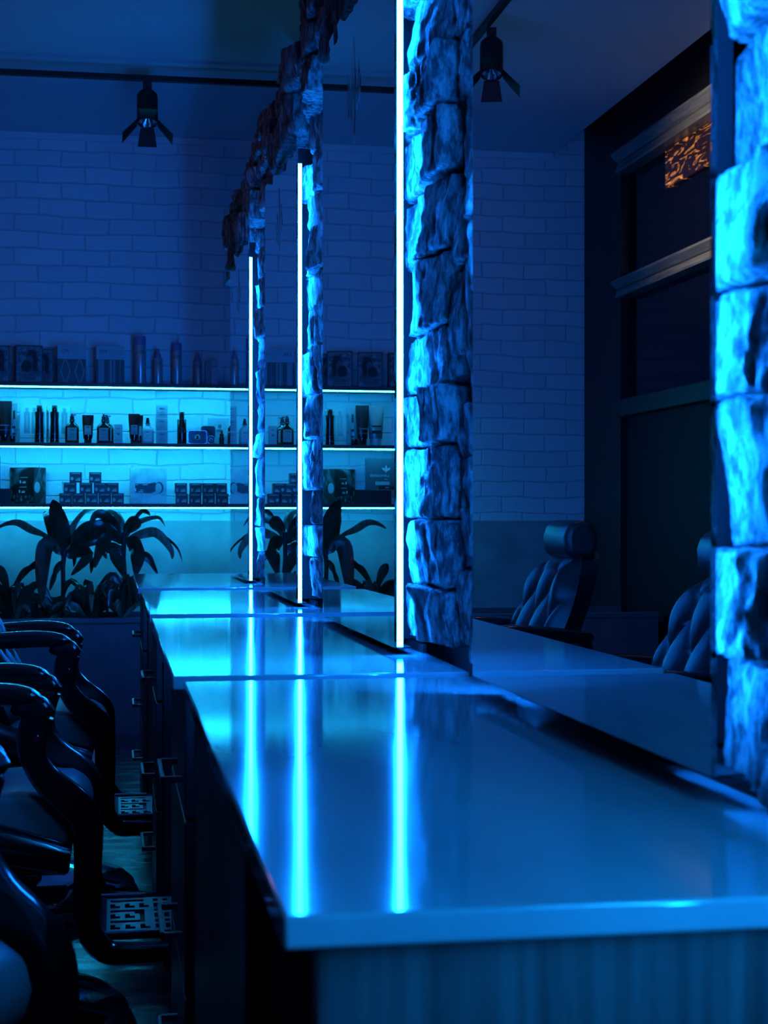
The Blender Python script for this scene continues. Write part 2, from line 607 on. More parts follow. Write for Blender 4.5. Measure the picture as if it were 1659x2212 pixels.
# mirror openings: near edge, far edge, bottom, turn
MIRRORS = [(1.250, 2.108, EYE - 0.212, -0.0068), (2.752, 3.659, EYE - 0.226, -0.0088),
           (4.276, 5.169, EYE - 0.228, -0.001), (5.839, 6.731, EYE - 0.228, -0.001)]
MX = 0.483
CT_Z = EYE - 0.238
TOP = EYE + 1.07
PILLARS = [(0.57, 1.250), (2.108, 2.752), (3.659, 4.276), (5.169, 5.839)]
PL = ['nearest rough stone pillar at the right edge, brightly lit blue', 'wide rough stone pillar between the near mirror and the second blue light tube',
      'narrow stone pillar between the second and third mirrors', 'farthest thin stone pillar beside the last blue light tube']
for i, (a, b) in enumerate(PILLARS):
    mb = MB()
    cuts = [30, 24, 16, 12][i]
    zb = EYE - (0.231 if i == 0 else 0.210)
    stone_column(mb, b - 0.225, b + 0.125, zb, TOP + 0.02, 0.508, 0.599, 11 + i * 7, 0.085, 0.145, cuts, 0.008)
    stone_column(mb, a + 0.20, b - 0.232, zb + 0.01, TOP + 0.02, 0.537, 0.599, 12 + i * 7, 0.07, 0.15, cuts, 0.006, 0.0)
    stone_column(mb, a - 0.09, a + 0.195, zb, TOP + 0.02, 0.506, 0.599, 13 + i * 7, 0.09, 0.16, max(8, cuts // 2), 0.012)
    o = part('stone_pillar', mb, M['stone'], None, smooth=50)
    tag(o, PL[i], 'stone pillar', 'stone pillars between the mirrors')

# ragged stone band over the mirrors
mb = MB()
rr = random.Random(99)
for row, (za, zb_, xf) in enumerate([(TOP - 0.035, TOP + 0.075, 0.475), (TOP + 0.07, TOP + 0.16, 0.470), (TOP + 0.155, TOP + 0.235, 0.478)]):
    y = 2.2
    k = 0
    while y < 6.95:
        L = rr.uniform(0.10, 0.26)
        cut = 14 if y < 4.5 else 10
        stone(mb, xf + rr.uniform(-.025, .02), 0.597, y, y + L - 0.004, za + rr.uniform(-.006, .012), zb_ + rr.uniform(-.012, .02), cut,
              500 + row * 60 + k, 0.012)
        y += L
        k += 1
o = part('stone_frieze', mb, M['stone'], None, smooth=50)
tag(o, 'ragged dark stone band running over the tops of the mirrors', 'stone band')

# ------------------------------------------------------------------ mirrors with light strips
def emblem(parent, yc, zc, w, h):
    mb = MB()

    def lens(y0, z0, ww, hh, lean=0.0, n=12):
        poly = []
        for i in range(n + 1):
            t = -1 + 2 * i / n
            poly.append((y0 + ww * (1 - t * t) + lean * t, z0 + hh * t))
        for i in range(n - 1, 0, -1):
            t = -1 + 2 * i / n
            poly.append((y0 - ww * (1 - t * t) + lean * t, z0 + hh * t))
        mb.prism(poly, 'x', -0.0012, -0.0004)
    lens(yc, zc, w * 0.13, h * 0.5)
    lens(yc - w * 0.28, zc - h * 0.02, w * 0.10, h * 0.24, -w * 0.10)
    lens(yc + w * 0.28, zc - h * 0.02, w * 0.10, h * 0.24, w * 0.10)
    lens(yc - w * 0.44, zc - h * 0.06, w * 0.05, h * 0.13, -w * 0.04)
    lens(yc + w * 0.44, zc - h * 0.06, w * 0.05, h * 0.13, w * 0.04)
    mb.box(-0.0012, -0.0004, yc - w * 0.4, yc + w * 0.4, zc - h * 0.10, zc - h * 0.075)
    return part('etched_emblem', mb, M['etch'], parent)


ML = ['nearest tall wall mirror, showing the two tufted chairs', 'second tall mirror, showing shelves and a drooping plant leaf',
      'third tall mirror, narrow in view, between two blue light tubes', 'farthest tall mirror, a thin sliver beside the brick wall']
for i, (a, b, zb, ph) in enumerate(MIRRORS):
    root = thing('wall_mirror', ML[i], 'mirror', (MX, a, 0), ph * -1.0 * -1.0 * -1.0, 'salon mirrors on the stone wall')
    root.rotation_euler = (0, 0, -ph)
    L = b - a
    part('mirror_glass', MB().box(0.0, 0.005, 0.0, L, zb, TOP), M['mirror'], root)
    part('backing', MB().box(0.0055, 0.085, 0.16, L - 0.12, zb + 0.004, TOP), M['mirror_edge'], root)
    z1 = EYE + 0.953
    part('light_stop_lip', MB().box(0.0055, 0.030, 0.0, L, zb - 0.001, zb + 0.0015), M['mirror_edge'], root)  # added lip that keeps strip light from leaking under the mirror
    part('shadow_strip', MB().box(0.055, 0.0615, 0.02, L - 0.02, CT_Z + 0.0005, zb + 0.003), M['mirror_edge'], root)  # added black strip, darkens the gap and blocks stray strip light
    if i == 0:
        part('led_strip', MB().box(0.0055, 0.0125, 0.050, 0.059, zb + 0.05, z1), M['led'], root)
    else:
        part('led_strip', MB().box(0.005, 0.015, -0.002, 0.006, zb + 0.002, z1), M['led'], root)
    part('led_strip', MB().box(0.008, 0.018, L - 0.011, L - 0.004, zb + 0.03, z1), M['led'], root)
    if i > 0:
        emblem(root, L * 0.5, EYE + 0.87, 0.17, 0.22)

# unseen mirror added beside the camera; its strip lights the near counter edge
root = thing('wall_mirror', 'unseen added mirror beside the camera, outside the right edge of the picture', 'mirror', (MX, -0.33, 0), 0)
part('mirror_glass', MB().box(0.0, 0.005, 0.0, 0.88, 0.88, TOP), M['mirror'], root)
part('backing', MB().box(0.0055, 0.085, 0.16, 0.76, 0.88, TOP), M['mirror_edge'], root)
part('led_strip', MB().box(0.005, 0.040, 0.881, 0.889, 0.90, TOP), M['led_cyan'], root)

# ------------------------------------------------------------------ counters
CT = EYE - 0.238
COUNTERS = [(0.953, 2.350, 0.100), (2.428, 3.845, 0.087), (4.010, 5.33, 0.086), (5.53, 6.97, 0.080)]
CL = ['nearest pale stone countertop with two light streaks across it', 'second countertop, beyond the thin dark gap behind the nearest one',
      'third countertop down the row, below the narrow stone pillar', 'farthest countertop, in front of the cement wall panel']
for i, (a, b, x0) in enumerate(COUNTERS):
    o = part('countertop', MB().box(x0, 0.545, a, b, CT - 0.021, CT), M['counter'], None, smooth=30, bevel=0.003, seg=3)
    tag(o, CL[i], 'countertop', 'salon countertops')

KL = ['nearest plain wood cabinet under the front countertop, with a pale drip mark', 'drawer cabinet under the second countertop, two square pulls in view',
      'drawer cabinet under the third countertop', 'farthest drawer cabinet, its pulls seen against the planter']


def drawer_cabinet(i, y0, y1, xf):
    root = thing('drawer_cabinet', KL[i], 'cabinet', (xf, y0, 0), 0, 'cabinets under the countertops')
    top = CT - 0.0225
    L = y1 - y0
    part('carcass', MB().box(0.018, 0.46, 0.0, L, 0.0, top), M['cabinet'], root, bevel=0.002)
    if i == 0:
        part('door', MB().box(0.0, 0.0175, 0.0, L, 0.06, top - 0.005), M['gable'], root, bevel=0.002)
        mb = MB().lathe([(0.0005, 0.565), (0.0035, 0.572), (0.004, 0.585), (0.0022, 0.60), (0.0012, 0.625), (0.0004, 0.63)], -0.0006, 0.56, 8, 0.3, 1)
        part('drip_mark', mb, M['white_card'], root, label='pale drip mark on the dark wood')
        return root
    zs = [(0.655, top - 0.006, 0.700), (0.385, 0.648, 0.455), (0.06, 0.378, 0.268)]
    for (a, b, hz) in zs:
        d = part('drawer', MB().box(0.0, 0.0175, 0.004, L - 0.004, a, b), M['cabinet'], root, bevel=0.002)
        h = MB().box(-0.034, -0.027, 0.09, 0.29, hz - 0.005, hz + 0.005).box(-0.034, 0.0, 0.09, 0.10, hz - 0.005, hz + 0.005)
        h.box(-0.034, 0.0, 0.28, 0.29, hz - 0.005, hz + 0.005)
        part('handle', h, M['handle'], d, bevel=0.001)
    return root


drawer_cabinet(0, 1.44, 2.335, 0.116)
drawer_cabinet(1, 2.44, 3.02, 0.106)
drawer_cabinet(2, 4.03, 4.46, 0.104)
drawer_cabinet(3, 5.57, 6.15, 0.098)
g = part('support_panel', MB().box(0.122, 0.56, 0.968, 0.990, 0.0, CT - 0.0215), M['gable'], None, bevel=0.002)
tag(g, 'wood-grained end panel under the front edge of the nearest countertop', 'panel')

# ------------------------------------------------------------------ shelves on the brick wall
SHELF_X0, SHELF_X1 = -0.86, 0.955
SHELF = [EYE + 0.783, EYE + 0.437, EYE + 0.0858]
SY0 = 9.40
SL = ['top dark wall shelf, holding boxes and spray bottles', 'middle dark wall shelf, holding dark bottles and tins', 'bottom dark wall shelf above the plants, holding small stacked boxes']
for i, z in enumerate(SHELF):
    root = thing('wall_shelf', SL[i], 'shelf', (0, SY0, z), 0, 'lit shelves on the brick wall')
    part('board', MB().box(SHELF_X0, SHELF_X1, 0, WALL_Y - SY0 - 0.001, -0.0215, 0), M['shelf'], root, bevel=0.0015)
    part('led_strip', MB().box(SHELF_X0 + 0.01, SHELF_X1, 0.004, 0.014, -0.0275, -0.0218), M['led_shelf'], root)

KX = 0.00266


def sx(px):
    return -0.6465 + KX * px


def sitem(name, label, cat, px, shelf, dy=0.09, rot=0.0, group=None):
    """an empty on a shelf; dy is measured back from the shelf's front edge"""
    return thing(name, label, cat, (sx(px), SY0 + dy, SHELF[shelf] + 0.0003), rot, group)


H = 0.00272


def carton(root, w, d, h, mat, name='carton'):
    return part(name, MB().box(-w / 2, w / 2, -d / 2, d / 2, 0, h), mat, root, bevel=0.0008, seg=1)


def strips(root, rects, mat, d, name='print', y_off=0.0006):
    mb = MB()
    for (x0, x1, z0, z1) in rects:
        mb.box(x0, x1, -d / 2 - y_off, -d / 2 - 0.00005, z0, z1)
    return part(name, mb, mat, root)


# --- top shelf: portrait boxes
def portrait_box(label, px, w, h, dy, rot):
    r = sitem('portrait_box', label, 'box', px, 0, dy, rot, 'portrait gift boxes on the top shelf')
    carton(r, w, 0.075, h, M['dark_card'])
    d = 0.075
    p = part('picture', MB().box(-w * .42, w * .42, -d / 2 - 0.0008, -d / 2 - 0.0001, 0.012, h - 0.012), M['floral'], r)
    n = 14
    mb = MB()
    for i in range(n):
        zz = 0.014 + (h - 0.028) * (i + 0.25) / n
        for xx in (-w * .44, w * .44):
            mb.box(xx - 0.0015, xx + 0.0015, -d / 2 - 0.0010, -d / 2, zz, zz + (h - 0.028) / n * 0.5)
    m = 9
    for i in range(m):
        x0 = -w * .43 + w * .86 * (i + 0.25) / m
        for zz in (0.011, h - 0.011):
            mb.box(x0, x0 + w * .86 / m * .5, -d / 2 - 0.0010, -d / 2, zz - 0.0015, zz + 0.0015)
    part('stamp_border', mb, M['mid_card'], r)
    # a plain figure with dark hair behind a round flower
    hb = MB().disc(w * 0.10, h * .68, w * .20, -d / 2 - 0.0009, h * .20).box(w * .12, w * .30, -d / 2 - 0.0016, -d / 2 - 0.0009, h * .30, h * .68)
    part('hair_print', hb, M['ink'], r)
    part('face_print', MB().disc(w * 0.02, h * .60, w * .12, -d / 2 - 0.0017, h * .13).prism([(-w * .2, .014), (w * .25, .014), (w * .12, h * .42), (-.02 * w, h * .42)], 'y', -d / 2 - .0017, -d / 2 - .0024), M['skin_print'], r)
    part('flower_print', MB().disc(-w * 0.10, h * .44, w * .20, -d / 2 - 0.0025, h * .16, 12), M['ink'], r)
    text_part('CPR', 0.021, M['grey_card'], r, -w * .24, -d / 2 - 0.003, h * .86)
    return r


portrait_box('dark portrait gift box at the far left end of the top shelf', -10, 0.15, 0.215, 0.10, 0.14)
portrait_box('dark portrait gift box second from the left, fully visible on the top shelf', 60, 0.152, 0.217, 0.085, 0.14)
portrait_box('dark portrait gift box partly hidden behind another, beside the wavy-striped box', 86, 0.135, 0.208, 0.185, 0.06)
r = sitem('portrait_box', 'dark portrait gift box beyond the left edge, seen only in a mirror', 'box', -80, 0, 0.10, 0.10)
carton(r, 0.15, 0.075, 0.215, M['dark_card'])
part('picture', MB().box(-.063, .063, -0.0384, -0.0376, 0.012, 0.203), M['floral'], r)
part('hair_print', MB().disc(0.01, .14, .035, -0.0385, .045), M['ink'], r)


def two_tone_box(label, px, word, wavy):
    w, h, d = 0.163, 0.222, 0.075
    r = sitem('haircare_box', label, 'box', px, 0, 0.09, 0.10, 'pale-topped haircare boxes')
    carton(r, w, d, h, M['mid_card'])
    part('lower_panel', MB().box(-w / 2 + .0003, w / 2 - .0003, -d / 2 - .0006, -d / 2 - .00005, 0.001, h * .64), M['dark_card'], r)
    text_part('CPR', 0.026, M['ink'], r, -w * .24, -d / 2 - 0.0012, h * .84)
    text_part(word, 0.022, M['grey_card'], r, w * .22, -d / 2 - 0.0012, h * .84)
    if wavy:
        for cx_ in (-w * .22, w * .28):
            for s in (-1, 1):
                mb = MB()
                n = 16
                for i in range(n):
                    za, zb2 = h * .62 * i / n + .002, h * .62 * (i + 1) / n + .002
                    xa = cx_ + s * (0.006 + 0.018 * math.sin(PI * i / n) ** 2)
                    xb = cx_ + s * (0.006 + 0.018 * math.sin(PI * (i + 1) / n) ** 2)
                    mb.prism([(xa - .0035, za), (xa + .0035, za), (xb + .0035, zb2), (xb - .0035, zb2)], 'y', -d / 2 - .0006, -d / 2 - .0012)
                part('wavy_stripe', mb, M['grey_card'], r)
    else:
        rects = [(-w * .42, -w * .22, .002, h * .63), (-w * .06, -w * .045, .002, h * .63), (-w * .02, w * .06, .002, h * .63),
                 (w * .11, w * .17, .002, h * .63), (w * .34, w * .36, .002, h * .63)]
        strips(r, rects, M['grey_card'], d + 0.0012, 'straight_stripes')
    return r


two_tone_box('pale-topped haircare box with wavy stripes on the top shelf', 151, 'fortify', True)
two_tone_box('pale-topped haircare box with straight stripes on the top shelf', 234, 'nourish', False)


def aerosol(label, px, h, rad):
    r = sitem('aerosol_can', label, 'spray can', px, 0, 0.08, 0, 'tall spray cans')
    part('can', MB().lathe([(rad * .96, 0), (rad, 0.003), (rad, h * .80), (rad * .95, h * .815)], n=28), M['pale_bottle'], r, smooth=40)
    part('cap', MB().lathe([(rad * .97, h * .815), (rad * .97, h * .985), (rad * .90, h)], n=28), M['lilac_cap'], r, smooth=40)
    text_part('CPR', 0.026, M['ink'], r, 0, -rad - 0.0012, h * .66)
    strips(r, [(-.010, -.008, .02, .09), (-.006, -.004, .03, .07), (.012, .0135, .02, .06)], M['grey_ink'], rad * 2, 'small_print', 0.002)
    return r


aerosol('taller lilac-capped spray can on the top shelf', 300.5, 0.283, 0.0335)
aerosol('shorter lilac-capped spray can between two pump bottles on the top shelf', 381, 0.246, 0.0275)


def pump_spray(label, px, h, rad):
    r = sitem('pump_spray_bottle', label, 'spray bottle', px, 0, 0.075, 0, 'slim pump spray bottles')
    part('bottle', MB().lathe([(rad * .95, 0), (rad, 0.003), (rad, h * .72), (rad * .85, h * .745), (rad * .5, h * .75)], n=24), M['pale_bottle'], r, smooth=40)
    part('nozzle_cap', MB().lathe([(rad * .62, h * .75), (rad * .60, h * .84), (rad * .36, h * .86), (rad * .30, h * .97), (rad * .2, h)], n=20), M['lilac_cap'], r, smooth=40)
    text_part('CPR', 0.019, M['ink'], r, 0, -rad - 0.0012, h * .58)
    strips(r, [(-.008, -.0065, .015, .06), (.004, .0052, .02, .05)], M['grey_ink'], rad * 2, 'small_print', 0.002)
    return r


pump_spray('slim pump spray bottle between the two tall spray cans', 339.5, 0.212, 0.026)
pump_spray('slim pump spray bottle right of the shorter spray can', 427.5, 0.188, 0.0225)
r = sitem('serum_box', 'small pale serum box standing in front at the right end of the top shelf', 'box', 463, 0, 0.08, 0)
carton(r, 0.040, 0.04, 0.145, M['mid_card'])
text_part('CPR', 0.015, M['ink'], r, 0, -0.0212, 0.112)
r = sitem('serum_box', 'small dark-sided serum box just left of its pale twin on the top shelf', 'box', 450, 0, 0.125, 0)
carton(r, 0.032, 0.04, 0.147, M['grey_card'])
text_part('C', 0.015, M['ink'], r, 0, -0.0212, 0.112)

# --- middle shelf
def tube_item(label, px, h, w, mat, capmat, dy=0.07, lab=True, group=None):
    r = sitem('squeeze_tube', label, 'tube', px, 1, dy, 0, group)
    ch = h * .18
    rings = []
    n = 20
    for (z, a, b) in [(ch * .9, w * .36, w * .30), (ch * 1.05, w * .40, w * .33), (h * .5, w * .45, w * .24), (h * .8, w * .49, w * .12), (h * .95, w * .5, w * .03), (h, w * .5, w * .022)]:
        rings.append([(math.cos(2 * PI * i / n) * a, math.sin(2 * PI * i / n) * b, z) for i in range(n)])
    part('tube_body', MB().loft(rings), mat, r, smooth=40)
    part('cap', MB().lathe([(w * .31, 0), (w * .33, 0.002), (w * .34, ch)], n=20), capmat, r, smooth=40)
    if lab:
        strips(r, [(-w * .30, w * .30, h * .30, h * .62)], M['grey_card'], w * .66, 'label')
        strips(r, [(-w * .12, w * .12, h * .55, h * .575), (-w * .18, w * .18, h * .38, h * .386), (-w * .18, w * .18, h * .35, h * .356)], M['ink'], w * .66 + 0.0014, 'small_print')
    return r


TG = 'squeeze tubes on the middle shelf'
r = tube_item('large dark squeeze tube at the left end of the middle shelf', 10, 0.240, 0.082, M['tin'], M['dark_bottle'], 0.06, False, TG)
strips(r, [(-.026, .026, .095, .102), (-.026, .026, .070, .073)], M['silver_tube'], .056, 'print_bands')
r = tube_item('large silver squeeze tube with dark print, behind the dark tube at the left end', 23, 0.233, 0.064, M['silver_tube'], M['dark_bottle'], 0.14, False, TG)
strips(r, [(.008, .020, .14, .19), (.004, .022, .085, .10), (.004, .022, .05, .06)], M['ink'], .044, 'print_bands')
r = tube_item('large silver banded squeeze tube beyond the left edge, seen only in a mirror', -22, 0.235, 0.10, M['silver_tube'], M['mid_card'], 0.08, False, TG)
strips(r, [(-.03, .03, .11, .12), (-.03, .03, .07, .09)], M['ink'], .07, 'print_bands')
tube_item('dark squeeze tube with a grey label between the two dark pump bottles', 187, 0.166, 0.066, M['dark_bottle'], M['dark_bottle'], 0.08, True, TG)
tube_item('front dark squeeze tube with a tall label, left of the pale pump bottle', 287, 0.174, 0.066, M['dark_bottle'], M['dark_bottle'], 0.06, True, TG)
tube_item('rear dark squeeze tube peeping out behind the front one, left of the pale pump bottle', 298, 0.170, 0.048, M['dark_bottle'], M['dark_bottle'], 0.13, True, TG)


def gift_box(label, px, w, bx):
    h, d = 0.220, 0.05
    r = sitem('shampoo_gift_box', label, 'box', px, 1, 0.19, 0, 'pale gift boxes printed with bottles')
    carton(r, w, d, h, M['white_card'])
    mb = MB()
    for x in bx:
        mb.prism([(x - .018, .060), (x + .018, .060), (x + .0165, .125), (x + .018, .185), (x - .018, .185), (x - .0165, .125)], 'y', -d / 2, -d / 2 - .0008)
        mb.box(x - .009, x + .009, -d / 2 - .0008, -d / 2, .185, .210)
    part('bottle_print', mb, M['grey_card'], r)
    strips(r, [(x - .001, x + .001, .09, .165) for x in bx], M['white_ink'], d + .002, 'highlight_print')
    strips(r, [(-w / 2, w / 2, .030, .036)], M['grey_card'], d, 'band_print')
    text_part('PAWSE CARE', 0.010, M['grey_ink'], r, 0, -d / 2 - .001, .046)
    return r


gift_box('pale gift box printed with bottles, farther left on the middle shelf', 68, 0.152, (-.035, .008, .050))
gift_box('pale gift box printed with bottles, nearer the round-shouldered pump bottle', 125, 0.123, (-.035, .028))


def tall_bottle(label, px):
    h, rad = 0.219, 0.0275
    r = sitem('shampoo_bottle', label, 'bottle', px, 1, 0.07, 0, 'tall dark shampoo bottles')
    part('bottle', MB().lathe([(rad * .98, 0), (rad, .003), (rad * .93, h * .35), (rad * .86, h * .6), (rad * .95, h * .78), (rad * .92, h * .825), (rad * .62, h * .835)], n=26), M['dark_bottle'], r, smooth=40)
    part('cap', MB().lathe([(rad * .56, h * .838), (rad * .60, h * .85), (rad * .58, h * .985), (rad * .48, h)], n=22), M['gloss_black'], r, smooth=40)
    strips(r, [(-.012, .012, .05, .052), (-.012, .012, .02, .022)], M['grey_ink'], rad * 2, 'small_print', .002)
    return r


tall_bottle('tall dark shampoo bottle in front of the farther left gift box', 83)
tall_bottle('tall dark shampoo bottle in front of the right-hand gift box', 115.5)


def pump_bottle(label, px, dy, pale=False, s=1.0):
    h, w = 0.172 * s, 0.080 * s
    mat = M['white_bottle'] if pale else M['dark_bottle']
    r = sitem('pump_bottle', label, 'pump bottle', px, 1, dy, 0, 'round-shouldered pump bottles')
    prof = [(.46, 0), (.5, .02), (.5, .50), (.47, .57), (.36, .63), (.20, .69), (.17, .72), (.17, .76)]
    part('bottle', MB().lathe([(a * w, b * h) for a, b in prof], n=26, sy=.55), mat, r, smooth=40)
    pm = M['gloss_black']
    mb = MB().lathe([(w * .21, h * .765), (w * .21, h * .80), (w * .15, h * .81), (w * .15, h * .92)], n=18)
    if not pale:
        mb.box(-w * .10, w * .28, -.006, .006, h * .935, h * .965).lathe([(w * .05, h * .915), (w * .05, h)], n=10)
    else:
        mb.lathe([(w * .12, h * .92), (w * .11, h * 1.0)], n=14)
    part('pump', mb, pm, r, smooth=40)
    strips(r, [(-w * .33, w * .33, h * .09, h * .52)], M['grey_card'] if not pale else M['white_card'], w * .55, 'label')
    strips(r, [(-w * .18, w * .18, h * .44, h * .46), (-w * .13, w * .13, h * .30, h * .31), (-w * .22, w * .22, h * .20, h * .205)], M['ink'], w * .55 + .0014, 'small_print')
    return r


pump_bottle('dark round-shouldered pump bottle right of the gift boxes', 153, 0.07)
pump_bottle('front dark pump bottle of the overlapping pair on the middle shelf', 221, 0.065)
pump_bottle('rear dark pump bottle of the overlapping pair on the middle shelf', 228, 0.15)
pump_bottle('pale round-shouldered spray bottle right of the dark squeeze tubes', 316.5, 0.07, True, 0.88)

r = sitem('cologne_box', 'small pale upright box right of the overlapping pump bottles', 'box', 253, 1, 0.08)
carton(r, 0.048, 0.04, 0.112, M['mid_card'])
strips(r, [(-.010, .010, .085, .089), (-.008, .008, .05, .062), (-.012, .012, .02, .022)], M['grey_ink'], 0.04, 'small_print')

for k, lab in enumerate(['lowest of the three stacked pale cube boxes on the middle shelf', 'middle of the three stacked pale cube boxes on the middle shelf', 'topmost of the three stacked pale cube boxes on the middle shelf']):
    r = sitem('cube_box', lab, 'box', 347.5, 1, 0.08, 0, 'stacked pale cube boxes')
    r.location.z += k * 0.0765
    carton(r, 0.067 - k * .001, 0.066, 0.076, M['mid_card'])
    part('lid_band', MB().box(-.0337 + k * .0005, .0337 - k * .0005, -.0335, .0335, .068, .0762), M['white_card'], r)
    strips(r, [(-.014, .014, .052, .057), (-.010, .010, .030, .032), (-.018, .018, .018, .020)], M['grey_ink'], .0674, 'small_print')

r = sitem('cologne_bottle', 'dark square-capped cologne bottle left of the tins', 'bottle', 391, 1, 0.07)
part('bottle', MB().lathe([(.0265, 0), (.0275, .003), (.0275, .141), (.0255, .1445)], n=28), M['dark_bottle'], r, smooth=40)
part('cap', MB().lathe([(.0145, .1447), (.0150, .147), (.0150, .186), (.0138, .188)], n=22), M['gloss_black'], r, smooth=40)
part('emblem', MB().ring(0, .075, .016, .0175, -.0278).ring(0, .075, .009, .010, -.0278), M['grey_ink'], r)


def rounded_rect(w, h, rad, n=5):
    pts = []
    for (cx_, cz_, a0) in ((w / 2 - rad, h - rad, 0), (-w / 2 + rad, h - rad, PI / 2), (-w / 2 + rad, rad, PI), (w / 2 - rad, rad, 1.5 * PI)):
        for i in range(n + 1):
            a = a0 + PI / 2 * i / n
            pts.append((cx_ + math.cos(a) * rad, cz_ + math.sin(a) * rad))
    return pts


def head_emblem(parent, x, z, rad, y, light, dark):
    part('emblem', MB().disc(x, z, rad, y), light, parent)
    mb = MB().disc(x + rad * .05, z + rad * .18, rad * .36, y - .0009, rad * .44).disc(x, z - rad * .45, rad * .55, y - .0009, rad * .26)
    part('bust_print', mb, dark, parent)


r = sitem('rectangular_tin', 'rectangular dark tin with bright rim and round emblem, standing on edge', 'tin', 425, 1, 0.06)
part('lid', MB().prism(rounded_rect(.112, .080, .013), 'y', -.012, .012), M['tin'], r, smooth=30, bevel=.002)
mb = MB()
o_, i_ = rounded_rect(.112, .080, .013), [(p[0] * .95, (p[1] - .04) * .93 + .04) for p in rounded_rect(.112, .080, .013)]
for k in range(len(o_)):
    k2 = (k + 1) % len(o_)
    mb.prism([o_[k], o_[k2], i_[k2], i_[k]], 'y', -.0122, -.0142)
part('rim', mb, M['tin_rim'], r)
head_emblem(r, 0, .040, .0165, -.0125, M['white_card'], M['ink'])
r = sitem('square_tin', 'square dark tin with a slanted moustache print, behind the rectangular tin', 'tin', 450, 1, 0.115)
part('lid', MB().prism(rounded_rect(.083, .110, .014), 'y', -.011, .011), M['tin'], r, smooth=30, bevel=.002)
mb = MB().prism([(-.026, .098), (-.010, .100), (.028, .068), (.032, .052), (.020, .054), (-.006, .078)], 'y', -.0112, -.0122)
part('moustache_print', mb, M['ink'], r)
r = sitem('round_tin', 'small round dark tin with emblem, leaning beside the rectangular tin', 'tin', 455, 1, 0.065)
part('lid', MB().prism([(math.cos(2 * PI * i / 32) * .0255, .0257 + math.sin(2 * PI * i / 32) * .0255) for i in range(32)], 'y', -.009, .009), M['tin'], r, smooth=30, bevel=.0015)
part('rim', MB().ring(0, .0257, .0225, .0243, -.0092), M['tin_rim'], r)
head_emblem(r, 0, .0257, .0115, -.0093, M['white_card'], M['ink'])
r = sitem('grooming_box', 'pale card box with a ringed portrait emblem, behind the tins', 'box', 474.5, 1, 0.18)
carton(r, .122, .05, .160, M['mid_card'])
part('emblem', MB().ring(.006, .102, .036, .0375, -.0252).ring(.006, .102, .026, .0268, -.0252), M['grey_ink'], r)
part('bust_print', MB().disc(.006, .110, .012, -.0252, .014).disc(.006, .086, .019, -.0252, .008), M['grey_ink'], r)
r = sitem('dropper_bottle', 'little dark dropper bottle in front of the emblem box', 'bottle', 478.5, 1, 0.06)
part('bottle', MB().lathe([(.0145, 0), (.0150, .002), (.0150, .040), (.0095, .046)], n=20), M['dark_bottle'], r, smooth=40)
part('dropper_cap', MB().lathe([(.0125, .0462), (.0125, .061), (.0065, .063), (.0060, .078), (.003, .080)], n=18), M['gloss_black'], r, smooth=40)
r = sitem('dropper_bottle', 'dark dropper bottle at the right end of the shelf, cut by the mirror edge', 'bottle', 499, 1, 0.13)
part('bottle', MB().lathe([(.0145, 0), (.0150, .002), (.0150, .075), (.0095, .082)], n=20), M['dark_bottle'], r, smooth=40)
part('dropper_cap', MB().lathe([(.0125, .0822), (.0125, .100), (.006, .102), (.005, .112)], n=18), M['gloss_black'], r, smooth=40)

# --- bottom shelf
r = sitem('storage_box', 'long low black box at the left end of the bottom shelf', 'box', -16, 2, 0.09)
carton(r, 0.205, 0.12, 0.086, M['dark_card'])
r = sitem('display_sign', 'dark brand sign on the long black box, seen only in a mirror', 'sign', -37, 2, 0.12)
r.location.z += 0.0865
part('board', MB().box(-.095, .095, -.012, .012, 0, .190), M['navy_card'], r, bevel=.001)
text_part('LANGANIS', 0.022, M['white_ink'], r, .010, -.013, .085, stretch=1.1)
text_part('HAIR', 0.010, M['white_ink'], r, -.030, -.013, .064)
mb = MB().prism([(-.030, .100), (-.022, .128), (-.030, .152), (-.038, .128)], 'y', -.012, -.0135)
mb.prism([(-.026, .110), (-.008, .122), (-.004, .134), (-.018, .132)], 'y', -.012, -.0135)
mb.prism([(-.034, .110), (-.052, .122), (-.056, .134), (-.042, .132)], 'y', -.012, -.0135)
part('emblem', mb, M['white_ink'], r)
strips(r, [(-.05 + .0068 * i, -.046 + .0068 * i, .030, .050) for i in range(13)], M['white_card'], .024, 'fine_print')
r = sitem('small_box', 'small black box before the brand sign, seen only in a mirror', 'box', -46, 2, 0.06)
r.location.z += 0.0865
carton(r, .10, .035, .026, M['dark_card'])
strips(r, [(-.012, .012, .009, .017)], M['grey_card'], .035, 'small_print')

r = sitem('picture_box', 'dark display box with smoky product photo on the bottom shelf', 'display box', 71, 2, 0.10, -0.62)
# two picture faces meeting at the corner toward the room
part('carton', MB().box(-.175, 0, 0, .11, 0, .212), M['dark_card'], r, bevel=.001)
f1 = part('front_picture', MB().box(-.174, -.001, -.0012, -.0002, .050, .210), M['photo'], r)
part('ground_print', MB().box(-.174, -.001, -.0012, -.0002, .003, .049), M['rock'], r)
mb = MB().box(-.105, -.040, -.0022, -.0013, .115, .158).box(-.112, -.045, -.0022, -.0013, .058, .112)
part('tin_print', mb, M['dark_card'], r)
mb = MB()
for (x0, z0) in ((-.100, .118), (-.107, .062)):
    mb.box(x0, x0 + .008, -.0030, -.0023, z0 + .002, z0 + .018).box(x0 + .018, x0 + .042, -.0030, -.0023, z0 + .002, z0 + .006)
    mb.box(x0 + .022, x0 + .042, -.0030, -.0023, z0 + .009, z0 + .012).box(x0 + .004, x0 + .056, -.0030, -.0023, z0 + .034, z0 + .036)
part('label_print', mb, M['white_card'], r)
part('side_picture', MB().box(.0002, .0012, .001, .109, .003, .210), M['photo'], r)
